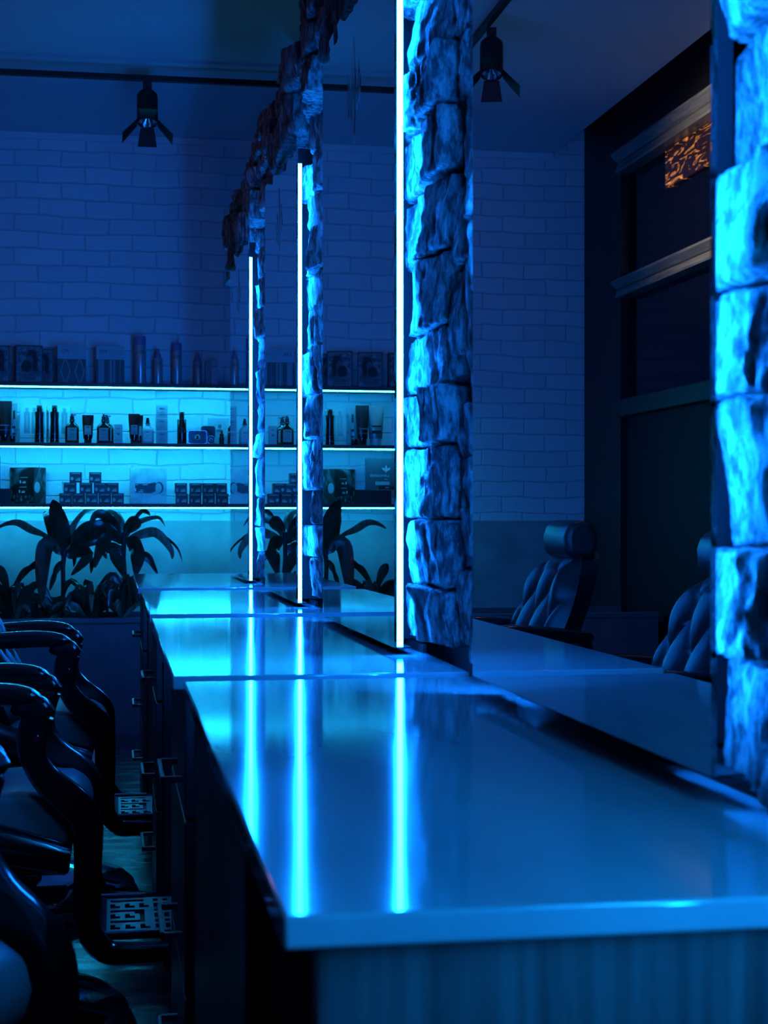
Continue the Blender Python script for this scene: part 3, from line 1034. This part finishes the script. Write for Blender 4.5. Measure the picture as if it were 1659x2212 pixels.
part('disc_print', MB().prism([(.028 + math.cos(2 * PI * i / 24) * .026, .095 + math.sin(2 * PI * i / 24) * .032) for i in range(24)], 'x', .0013, .0022), M['mid_card'], r)

BL = {}


def product_box(label, px, row, k, rot=0.0, seal='round'):
    h = 0.0605
    r = sitem('pomade_box', label, 'box', px, 2, 0.075, rot, 'small dark pomade boxes stacked on the bottom shelf')
    r.location.z += row * 0.0612
    w, d = 0.070, 0.064
    carton(r, w, d, h, M['navy_card'])
    text_part('LANGANIS', 0.0105, M['white_ink'], r, 0, -d / 2 - .0008, h - .0085, stretch=1.05)
    strips(r, [(-.002, .026, .0105, .0150), (.002, .026, .0185, .0215), (.008, .026, .026, .0275)], M['white_ink'], d, 'small_print')
    if seal == 'round':
        part('seal_print', MB().disc(-.021, .022, .0085, -d / 2 - .0001, .011, 12), M['mid_card'], r)
    else:
        strips(r, [(-.027, -.017, .010 + .005 * j, .0135 + .005 * j) for j in range(4)], M['mid_card'], d, 'seal_print')
    return r


for k in range(5):
    product_box('left pyramid of small dark boxes, bottom row, %s' % ['leftmost box', 'second box from the left', 'middle box', 'second box from the right', 'rightmost box'][k],
                139.5 + 28 * k, 0, k, rnd.uniform(-.05, .05), 'round' if k % 2 == 0 else 'bars')
for k, px in enumerate((149, 183, 213, 240)):
    product_box('left pyramid of small dark boxes, middle row, %s' % ['box at the left end', 'second box along', 'third box along', 'box at the right end'][k], px, 1, k, rnd.uniform(-.05, .05))
for k, px in enumerate((161, 203)):
    product_box(['left box of the two topping the left pyramid of small dark boxes', 'right box of the two topping the left pyramid of small dark boxes'][k], px, 2, k)
for k in range(4):
    product_box('right stack of small dark boxes, bottom row, %s' % ['leftmost box', 'second box from the left', 'third box from the left', 'box cut by the mirror edge'][k],
                391 + 29.5 * k, 0, k, 0.02 * (k - 1), 'bars')
for k, px in enumerate((389, 421.5, 449.5, 477)):
    product_box('right stack of small dark boxes, top row, %s' % ['box at the left end', 'second box along', 'third box along', 'box at the right end'][k], px, 1, k, 0, 'bars')

r = sitem('picture_box', 'pale display box with snowy product photo between the two stacks of boxes', 'display box', 318, 2, 0.10, 0.03)
carton(r, .213, .06, .210, M['white_card'])
d = .06
part('front_picture', MB().box(-.105, .105, -d / 2 - .0008, -d / 2 - .0001, .002, .208), M['snow_print'], r)
part('tin_print', MB().prism([(-.078, .066), (.012, .062), (.040, .072), (.045, .12), (.036, .126), (-.002, .118), (-.078, .118)], 'y', -d / 2 - .0009, -d / 2 - .0018), M['navy_card'], r)
part('lid_print', MB().disc(.062, .094, .024, -d / 2 - .0019, .034), M['dark_card'], r)
part('disc_print', MB().disc(.058, .092, .019, -d / 2 - .0028, .030), M['mid_card'], r)
strips(r, [(-.060, -.030, .068, .072), (-.052, -.030, .078, .081), (-.076, -.060, .110, .113), (-.035, -.005, .110, .113), (-.078, -.072, .072, .090)], M['white_ink'], d + .004, 'label_print')

# ------------------------------------------------------------------ planter and plants
PY = 8.30
root = thing('planter', 'long dark planter box across the back of the room, filled with plants', 'planter', (0, PY, 0))
part('front_panel', MB().box(-2.05, 0.58, 0.0, 0.022, 0.0, 0.575), M['planter'], root)
part('rim', MB().box(-2.05, 0.58, -0.012, 0.05, 0.575, 0.600), M['planter'], root, bevel=.002)
part('back_panel', MB().box(-2.05, 0.58, 0.62, 0.645, 0.0, 0.598), M['planter'], root)
part('soil', MB().box(-2.05, 0.58, 0.0225, 0.6195, 0.45, 0.56), M['soil'], root)


def ribbon(pts, width, mat, parent, bend=0.0, dy=0.0, wav=0.3, seed=0):
    """strap leaf along a path of points, folded along its midrib"""
    rr = random.Random(seed)
    P = [Vector(p) for p in pts]
    # resample with Catmull-Rom
    out = []
    N = 4
    for i in range(len(P) - 1):
        p0, p1, p2, p3 = P[max(i - 1, 0)], P[i], P[i + 1], P[min(i + 2, len(P) - 1)]
        for k in range(N):
            t = k / N
            out.append(0.5 * ((2 * p1) + (p2 - p0) * t + (2 * p0 - 5 * p1 + 4 * p2 - p3) * t * t + (3 * p1 - p0 - 3 * p2 + p3) * t ** 3))
    out.append(P[-1])
    n = len(out)
    tilt0 = rr.uniform(-0.7, 0.7) + bend
    ph = rr.uniform(0, 6)
    vs = []
    for i, p in enumerate(out):
        u = i / (n - 1)
        p = p + Vector((0, dy * u * u, 0))
        t = (out[min(i + 1, n - 1)] - out[max(i - 1, 0)]).normalized()
        side = Vector((0, 1, 0)).cross(t)
        if side.length < 0.05:
            side = Vector((1, 0, 0))
        side.normalize()
        nrm = t.cross(side).normalized()
        ang = tilt0 + wav * math.sin(ph + 6 * u)
        s2 = side * math.cos(ang) + nrm * math.sin(ang)
        n2 = t.cross(s2).normalized()
        wv = width * max(0.03, (math.sin(PI * min(1.0, u ** 0.75 * 0.96 + 0.03))) ** 0.75)
        fold = 0.22
        rip = 0.06 * width * math.sin(14 * u + ph)
        vs += [p - s2 * wv * .5 + n2 * (wv * fold * .5 + rip), p - s2 * wv * .25 + n2 * wv * fold * .2, p, p + s2 * wv * .25 + n2 * wv * fold * .2, p + s2 * wv * .5 + n2 * (wv * fold * .5 - rip)]
    fs = []
    for i in range(n - 1):
        for j in range(4):
            fs.append((i * 5 + j, i * 5 + j + 1, i * 5 + 6 + j, i * 5 + 5 + j))
    mb = MB().add(vs, fs)
    return part('leaf', mb, mat, parent, smooth=80)


def plant(label, base_px, base_py, Y, stem_px, leaves, pale=()):
    base = at(base_px, base_py, Y)
    base.z = 0.56
    root = thing('dracaena_plant', label, 'plant', base, 0, 'cane plants in the planter')
    sp = [at(x, y, Y) - base for (x, y) in stem_px]
    sp[0].z = -0.01
    part('stem', MB().tube(sp, [0.012] * (len(sp) - 1) + [0.014], 8), M['stem'], root, smooth=60)
    for k, (pp, w, dy) in enumerate(leaves):
        pts = [at(x, y, Y) - base for (x, y) in pp]
        ribbon(pts, w * 0.0030, M['leaf_pale'] if k in pale else M['leaf'], root, 0, dy, 0.3, 31 * k + int(base_px))
    return root


left_leaves = [
    ([(136, 1195), (131, 1150), (124, 1105), (117, 1080)], 34, -0.16),
    ([(144, 1188), (150, 1160), (160, 1130), (182, 1104), (206, 1100)], 13, 0.25),
    ([(132, 1192), (101, 1161), (68, 1146), (38, 1130), (12, 1132), (-12, 1143)], 15, 0.12),
    ([(131, 1197), (121, 1176), (100, 1180), (94, 1215), (92, 1262), (95, 1296)], 30, -0.18),
    ([(145, 1194), (177, 1166), (205, 1150), (232, 1141)], 20, -0.12),
    ([(145, 1204), (170, 1192), (190, 1196), (176, 1218), (156, 1240)], 22, -0.20),
    ([(134, 1212), (120, 1232), (114, 1252), (108, 1275)], 14, -0.05),
    ([(88, 1214), (70, 1226), (50, 1240), (22, 1280)], 17, 0.05),
    ([(-6, 1222), (6, 1245), (16, 1282)], 18, 0.05),
    ([(134, 1200), (118, 1166), (108, 1140), (96, 1112), (90, 1104)], 16, 0.30),
    ([(140, 1190), (133, 1165), (122, 1150)], 12, 0.1),
    ([(138, 1200), (150, 1196), (160, 1206), (158, 1226)], 10, 0.1),
]
plant('cane plant at left with one big upright dark leaf', 136, 1290, 8.52, [(136, 1300), (137, 1262), (136, 1225), (139, 1190)], left_leaves, (1, 2))
right_leaves = [
    ([(268, 1160), (286, 1138), (304, 1126), (330, 1119), (346, 1120), (358, 1138)], 10, 0.10),
    ([(273, 1169), (292, 1158), (312, 1152), (334, 1150), (354, 1166), (370, 1190), (371, 1207)], 18, -0.08),
    ([(280, 1166), (310, 1158), (340, 1152), (362, 1164), (385, 1187), (396, 1216)], 8, 0.10),
    ([(271, 1161), (284, 1140), (293, 1124), (304, 1104)], 18, 0.24),
    ([(263, 1145), (258, 1125), (246, 1108), (226, 1102)], 11, 0.16),
    ([(261, 1161), (245, 1130), (222, 1112), (205, 1114), (194, 1136)], 18, -0.05),
    ([(261, 1166), (228, 1144), (196, 1138), (172, 1150), (154, 1174)], 24, -0.12),
    ([(263, 1174), (240, 1160), (222, 1176), (212, 1202), (206, 1224)], 22, -0.20),
    ([(274, 1178), (286, 1176), (294, 1190), (295, 1214), (292, 1240)], 34, -0.22),
    ([(286, 1190), (308, 1196), (326, 1212), (340, 1240)], 17, -0.02),
    ([(262, 1180), (240, 1184), (226, 1192), (230, 1206)], 14, -0.1),
    ([(264, 1186), (248, 1196), (262, 1226), (270, 1248)], 20, -0.16),
    ([(270, 1166), (266, 1145), (258, 1120), (254, 1104)], 16, 0.20),
    ([(258, 1158), (224, 1156), (190, 1170), (170, 1180)], 24, -0.06),
    ([(262, 1150), (236, 1130), (212, 1130), (186, 1148)], 18, 0.05),
    ([(270, 1150), (280, 1132), (290, 1126), (296, 1134), (282, 1150)], 20, -0.1),
    ([(255, 1176), (222, 1186), (200, 1210), (196, 1240)], 20, 0.05),
    ([(292, 1120), (306, 1104), (318, 1106), (326, 1114)], 9, 0.15),
]
plant('bushier cane plant in the middle with long arching leaves', 268, 1290, 8.55, [(268, 1300), (270, 1250), (267, 1205), (268, 1150)], right_leaves, (0, 1, 3, 4, 12))


def bush(label, px, Y, n, spread, seed, hmax):
    rr = random.Random(seed)
    base = at(px, 1300, Y)
    base.z = 0.56
    root = thing('leafy_houseplant', label, 'plant', base, 0, 'low leafy plants in the planter')
    part('stem', MB().tube([(0, 0, -.01), (.005, 0, .05), (0, .005, .09)], [.010, .009, .006], 6), M['stem'], root, smooth=60)
    for k in range(n):
        a = 2 * PI * k / n + rr.uniform(-.3, .3)
        L = spread * rr.uniform(.6, 1.0)
        hz = hmax * rr.uniform(.4, 1.0)
        dx, dyy = math.cos(a), math.sin(a) * 0.7
        pts = [(0, 0, .03), (dx * L * .35, dyy * L * .35, hz * .8), (dx * L * .7, dyy * L * .7, hz), (dx * L, dyy * L, hz * rr.uniform(.35, .8))]
        ribbon(pts, rr.uniform(.034, .058), M['leaf_pale'] if k % 5 == 0 else M['leaf'], root, rr.uniform(-.4, .4), 0, .2, seed * 50 + k)
    return root


bush('low dark leafy plant at the left end of the planter', 30, 8.45, 18, 0.24, 3, 0.22)
bush('low dark leafy plant between the two cane stems', 196, 8.46, 20, 0.22, 5, 0.26)
bush('low dark leafy plant right of the bushier cane, beside the countertops', 262, 8.45, 20, 0.19, 8, 0.25)
bush('low dark leafy plant left of the first cane stem', 95, 8.48, 14, 0.18, 9, 0.15)

# ------------------------------------------------------------------ ceiling track and spotlights
t1 = part('lighting_track', MB().box(-0.765, 0.955, 8.085, 8.115, EYE + 2.190, EYE + 2.218), M['black_metal'], None, bevel=.002)
tag(t1, 'black ceiling track running across the room in front of the brick wall', 'light track')
t2 = part('lighting_track', MB().box(-0.765, -0.735, 0.2, 8.084, EYE + 2.190, EYE + 2.218), M['black_metal'], None, bevel=.002)
tag(t2, 'black ceiling track running down the room, seen in the near mirror', 'light track')


def spot_head(label, loc, rotz=0.0):
    root = thing('track_spotlight', label, 'spotlight', loc, rotz, 'spotlights on the ceiling tracks')
    part('adapter', MB().box(-.022, .022, -.016, .016, -.034, 0.0), M['black_metal'], root, bevel=.002)
    part('swivel', MB().box(-.010, .010, -.008, .008, -.058, -.034), M['black_metal'], root)
    part('lamp_body', MB().lathe([(.02, -.050), (.038, -.056), (.050, -.072), (.052, -.085), (.052, -.228), (.050, -.232), (.044, -.232), (.040, -.215)], n=32, cap=False), M['black_metal'], root, smooth=40)
    prof = []
    rf = MB()
    n = 28
    vs = []
    for (r_, z) in ((.012, -.190), (.030, -.208), (.043, -.2305)):
        for i in range(n):
            rr_ = r_ * (1.0 if i % 2 else 0.93)
            vs.append((math.cos(2 * PI * i / n) * rr_, math.sin(2 * PI * i / n) * rr_, z))
    fs = [(j * n + i, j * n + (i + 1) % n, (j + 1) * n + (i + 1) % n, (j + 1) * n + i) for j in range(2) for i in range(n)]
    fs.append(tuple(range(n)))
    part('reflector', rf.add(vs, fs), M['reflector'], root)
    for k in range(4):
        a = PI / 2 * k
        c, s = math.cos(a), math.sin(a)

        def tr(p):
            u, v, z = p
            return (c * u - s * v, s * u + c * v, z)
        sp = 0.072 if k % 2 == 0 else (0.03 if k == 1 else 0.10)
        ze = -.318 if k != 3 else -.245
        vs = []
        for off in (0.0, 0.002):
            vs += [tr((.050 + off, -.034, -.228)), tr((.050 + off, .034, -.228)), tr((.050 + off + sp, .048, ze)), tr((.050 + off + sp, -.048, ze))]
        part('barn_door', MB().add(vs, [(0, 1, 2, 3), (7, 6, 5, 4), (0, 4, 5, 1), (1, 5, 6, 2), (2, 6, 7, 3), (3, 7, 4, 0)]), M['black_metal'], root)
    for ch in root.children:
        if ch.name.split('.')[0] in ('lamp_body', 'reflector', 'barn_door'):
            ch.matrix_local = Matrix.Translation((0, 0, -.06)) @ Matrix.Rotation(math.radians(-18), 4, 'X') @ Matrix.Translation((0, 0, .06))
    return root


s0 = spot_head('black track spotlight with barn doors hanging before the brick wall', (0.165, 8.10, EYE + 2.190))
s1 = dup(s0, (-0.775, 6.95, EYE + 2.190), 0.25, 'black track spotlight seen in the near mirror, beside the stone pillar')
s2 = dup(s0, (-0.750, 5.2, EYE + 2.190), 0.25, 'added unseen spotlight for the window rails, farther left on the ceiling, outside the picture')
ld = bpy.data.lights.new('spot_beam', 'SPOT')  # beam of the added spotlight, puts warm highlights on the window rails
ld.energy = 600
ld.color = (1.0, 0.86, 0.70)
ld.spot_size = math.radians(34)
ld.spot_blend = 0.6
ld.shadow_soft_size = 0.03
lo = bpy.data.objects.new('spot_beam', ld)
lo.location = (0, 0, -0.36)
lo.parent = s2
pd = bpy.data.lights.new('purple_fill', 'POINT')  # added point fill that tints the room purple, not a real lamp
pd.energy = 2.6
pd.color = (0.80, 0.42, 1.0)
pd.shadow_soft_size = 0.04
po = bpy.data.objects.new('purple_fill', pd)
po.location = (0, 0, -0.36)
po.parent = s2
COL.objects.link(po)
COL.objects.link(lo)
aim = Vector((LEFT_X, 6.95, 2.8)) - Vector((-0.75, 5.2, EYE + 1.83))
lo.rotation_euler = (Matrix.Rotation(-0.25, 3, 'Z') @ aim.to_track_quat('-Z', 'Y').to_matrix()).to_euler()

# ------------------------------------------------------------------ barber chairs
def smooth_path(pts, N=5):
    P = [Vector(p) for p in pts]
    out = []
    for i in range(len(P) - 1):
        p0, p1, p2, p3 = P[max(i - 1, 0)], P[i], P[i + 1], P[min(i + 2, len(P) - 1)]
        for k in range(N):
            t = k / N
            out.append(0.5 * ((2 * p1) + (p2 - p0) * t + (2 * p0 - 5 * p1 + 4 * p2 - p3) * t * t + (3 * p1 - p0 - 3 * p2 + p3) * t ** 3))
    out.append(P[-1])
    return out


def sweep_flat(path, widths, y0, y1):
    """flat bar following a path in the XZ plane, between y0 and y1"""
    path = [Vector(p) for p in path]
    n = len(path)
    rings = []
    for i, p in enumerate(path):
        t = (path[min(i + 1, n - 1)] - path[max(i - 1, 0)]).normalized()
        s = Vector((t.z, 0, -t.x))
        w = widths[min(int(i / (n - 1) * (len(widths) - 1)), len(widths) - 2)]
        u = i / (n - 1) * (len(widths) - 1)
        k = min(int(u), len(widths) - 2)
        w = widths[k] * (1 - (u - k)) + widths[k + 1] * (u - k)
        a, b = p - s * w / 2, p + s * w / 2
        e = (y1 - y0) * 0.25
        a2, b2 = p - s * w * .36, p + s * w * .36
        rings.append([Vector((a.x, y0 + e, a.z)), Vector((a2.x, y0, a2.z)), Vector((b2.x, y0, b2.z)), Vector((b.x, y0 + e, b.z)),
                      Vector((b.x, y1 - e, b.z)), Vector((b2.x, y1, b2.z)), Vector((a2.x, y1, a2.z)), Vector((a.x, y1 - e, a.z))])
    return MB().loft(rings)


def padded_bar(top, bot, y0, y1, lift):
    """rounded bar along X whose upper and lower edges follow two profiles"""
    def ev(pr, x):
        P = [Vector((p[0], 0, p[1])) for p in pr]
        pts = smooth_path(P, 8)
        for a, b in zip(pts, pts[1:]):
            if a.x <= x <= b.x + 1e-9:
                t = (x - a.x) / max(1e-9, b.x - a.x)
                return a.z + (b.z - a.z) * t
        return pts[-1].z
    xa, xb = top[0][0], top[-1][0]
    rings = []
    n = 30
    m = 24
    ym, hy = (y0 + y1) / 2, (y1 - y0) / 2
    for i in range(n + 1):
        u = 0.5 - 0.5 * math.cos(PI * i / n)
        x = xa + (xb - xa) * u
        zt, zb = ev(top, x), ev(bot, x)
        zm, hz = (zt + zb) / 2, max(.0005, (zt - zb) / 2)
        e = min(1.0, (min(x - xa, xb - x) / .018)) if xb - x < .018 or x - xa < .018 else 1.0
        k = max(.05, math.sqrt(max(0.0, 1 - (1 - e) ** 2)))
        ring = []
        for j in range(m):
            a = 2 * PI * j / m
            c, s_ = math.cos(a), math.sin(a)
            yy = math.copysign(abs(c) ** 0.5, c) * hy * (0.6 + 0.4 * k)
            zz = math.copysign(abs(s_) ** 0.6, s_) * hz * k
            ring.append((x, ym + yy, zm + zz + lift))
        rings.append(ring)
    return MB().loft(rings)


KEY = ["##############",
       "#..#..#..#.#.#",
       "#.##.##.##.#.#",
       "##############",
       "#.......##.#.#",
       "#######.######",
       "#..#..#.##.#.#",
       "#.##.##.##.#.#",
       "######..######",
       "#.......##.#.#",
       "##############",
       "#..#..#..#.#.#",
       "#.##.##.##.#.#",
       "##############",
       "#.......##.#.#",
       "##############"]


def barber_chair(label, loc, rotz, lift):
    """faces +X; origin on the floor under the seat; lift raises everything above the column"""
    root = thing('barber_chair', label, 'chair', loc, rotz, 'black barber chairs facing the mirrors')
    L = lift
    part('base', MB().lathe([(.335, 0), (.340, .010), (.330, .030), (.325, .034), (.322, .050), (.300, .070), (.20, .090), (.10, .115), (.075, .16), (.07, .20)], n=48), M['chrome'], root, smooth=35)
    part('column', MB().lathe([(.052, .20), (.052, .40 + L)], n=28), M['chrome'], root, smooth=40)
    part('seat_frame', MB().box(-.06, .20, -.19, .19, .40 + L, .455 + L), M['black_metal'], root, bevel=.01)
    # seat cushion, rounded front
    prof = [(-.06, .458), (.20, .458), (.235, .475), (.245, .51), (.235, .545), (.20, .565), (.10, .572), (.0, .566), (-.06, .556)]
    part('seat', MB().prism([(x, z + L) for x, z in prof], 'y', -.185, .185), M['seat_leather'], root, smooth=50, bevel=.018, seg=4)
    # tufted backrest: height field leaning back
    lean = math.radians(20)
    nb, mbk = 44, 60
    bw, bh = .43, .46
    z0 = .545 + L
    front, rings = [], []
    mb = MB()
    vs = []
    for j in range(mbk + 1):
        v = j / mbk
        hw = bw / 2 * (1.0 - 0.50 * max(0, (v - 0.55) / 0.45) ** 2.2)
        for i in range(nb + 1):
            u = -1 + 2 * i / nb
            y = u * hw
            edge = min(1.0, (1 - abs(u)) / 0.16) * min(1.0, (1 - v) / 0.10 + 0.02) * min(1.0, v / 0.06 + 0.05)
            edge = max(0.0, edge) ** 0.5
            a, b = y / .072 + v * bh / .125, y / .072 - v * bh / .125
            tuft = (abs(math.sin(PI * a / 1.0 * .5)) * abs(math.sin(PI * b * .5))) ** 0.45
            th = 0.025 * edge + 0.042 * tuft * edge
            x = -.040 - v * bh * math.tan(lean) + th + .02 * (1 - v)
            vs.append((x, y, z0 + v * bh))
    fs = []
    for j in range(mbk):
        for i in range(nb):
            a = j * (nb + 1) + i
            fs.append((a, a + 1, a + nb + 2, a + nb + 1))
    mb.add(vs, fs)
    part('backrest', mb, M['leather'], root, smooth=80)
    bk = MB()
    for j in range(0, 12):
        pass
    outline = []
    nn = 16
    rings = []
    for j in range(nn + 1):
        v = j / nn
        hw = bw / 2 * (1.0 - 0.50 * max(0, (v - 0.55) / 0.45) ** 2.2) * 1.0
        xb = -.040 - v * bh * math.tan(lean) + .02 * (1 - v)
        z = z0 + v * bh
        rings.append([(xb - .0, -hw, z), (xb - .0, hw, z), (xb - .055, hw * .96, z), (xb - .070, 0, z), (xb - .055, -hw * .96, z)])
    part('back_shell', bk.loft(rings), M['gloss_black'], root, smooth=50)
    # headrest on a stem
    hx = -.030 - bh * math.tan(lean) - .005
    hz = z0 + bh
    part('headrest_stem', MB().box(hx - .035, hx - .020, -.03, .03, hz - .06, hz + .05), M['chrome'], root, bevel=.003)
    hp = [(hx - .035, -.012), (hx + .034, -.016), (hx + .050, .006), (hx + .054, .050), (hx + .044, .086), (hx + .010, .100), (hx - .030, .092), (hx - .050, .06), (hx - .049, .010)]
    part('headrest', MB().prism([(x, hz + z) for x, z in hp], 'y', -.125, .125), M['leather'], root, smooth=60, bevel=.02, seg=4)
    for s in (-1, 1):
        ya, yb = (s * .195, s * .255) if s > 0 else (s * .255, s * .195)
        arm = part('armrest', padded_bar([(-.20, .776), (-.10, .791), (.02, .800), (.085, .798), (.125, .789), (.146, .776)],
                                         [(-.20, .746), (.02, .753), (.11, .756), (.146, .768)], ya, yb, L), M['gloss_black'], root, smooth=70)
        part('arm_tip', padded_bar([(.085, .757), (.12, .766), (.145, .772), (.160, .764), (.173, .748)],
                                   [(.085, .736), (.15, .722), (.173, .740)], ya + .003, yb - .003, L), M['gloss_black'], arm, smooth=70)
        pth = smooth_path([(.140, 0, .735), (.128, 0, .69), (.132, 0, .645), (.160, 0, .60), (.205, 0, .56), (.232, 0, .525), (.238, 0, .47), (.238, 0, .40), (.236, 0, .33), (.245, 0, .285), (.275, 0, .252), (.32, 0, .246), (.40, 0, .246)])
        pth = [Vector((p.x, 0, p.z + L)) for p in pth]
        part('side_frame', sweep_flat(pth, [.062, .060, .052, .060, .066, .058, .056, .056, .050, .046, .040, .036], ya + .006, yb - .006), M['gloss_black'], root, smooth=50)
        pth2 = smooth_path([(-.16, 0, .75), (-.165, 0, .64), (-.13, 0, .55), (-.06, 0, .50), (.08, 0, .47), (.20, 0, .44)])
        pth2 = [Vector((p.x, 0, p.z + L)) for p in pth2]
        part('side_brace', sweep_flat(pth2, [.07, .09, .11, .10, .08, .06], ya + .010, yb - .010), M['gloss_black'], root, smooth=50)
        yo = ya if s < 0 else yb
        for (bx, bz) in ((.137, .690), (-.06, .505)):
            part('bolt', MB().add([(bx + math.cos(2 * PI * i / 12) * r_, yo + (.004 - e if s < 0 else -.004 + e), bz + L + math.sin(2 * PI * i / 12) * r_) for (r_, e) in ((.0075, 0), (.0065, .008)) for i in range(12)],
                                  [(i, (i + 1) % 12, 12 + (i + 1) % 12, 12 + i) for i in range(12)] + [tuple(range(12, 24))]), M['chrome'], root, smooth=40)
    # footrest with pierced key pattern plate
    fr = part('footrest', MB().box(.265, .420, -.150, .150, .254 + L, .264 + L).box(.262, .275, -.165, .165, .248 + L, .272 + L), M['black_metal'], root, bevel=.002)
    mb = MB()
    cx_, cy_ = .0105, .0185
    for j, row in enumerate(KEY):
        i = 0
        while i < len(row):
            if row[i] == '#':
                k = i
                while k < len(row) and row[k] == '#':
                    k += 1
                mb.box(.272 + i * cx_, .272 + k * cx_, -.148 + j * cy_, -.148 + (j + 1) * cy_, .2642 + L, .271 + L)
                i = k
            else:
                i += 1
    part('key_pattern_plate', mb, M['steel'], fr)
    for s in (-1, 1):
        pts = smooth_path([(.225, s * .158, .278), (.25, s * .166, .273), (.30, s * .168, .272), (.36, s * .166, .272)])
        part('plate_trim', MB().tube([Vector((p.x, p.y, p.z + L)) for p in pts], .006, 8), M['steel'], fr, smooth=60)
    return root


barber_chair('farthest black barber chair, its tufted back leftmost in the near mirror', (-0.262, 4.74, 0), 0.0, 0.0)
barber_chair('middle black barber chair, its tufted back at the right of the near mirror', (-0.290, 3.52, 0), 0.0, -0.02)
barber_chair('nearest black barber chair, raised higher, cut off at the lower left', (-0.385, 1.75, 0), -0.50, 0.085)
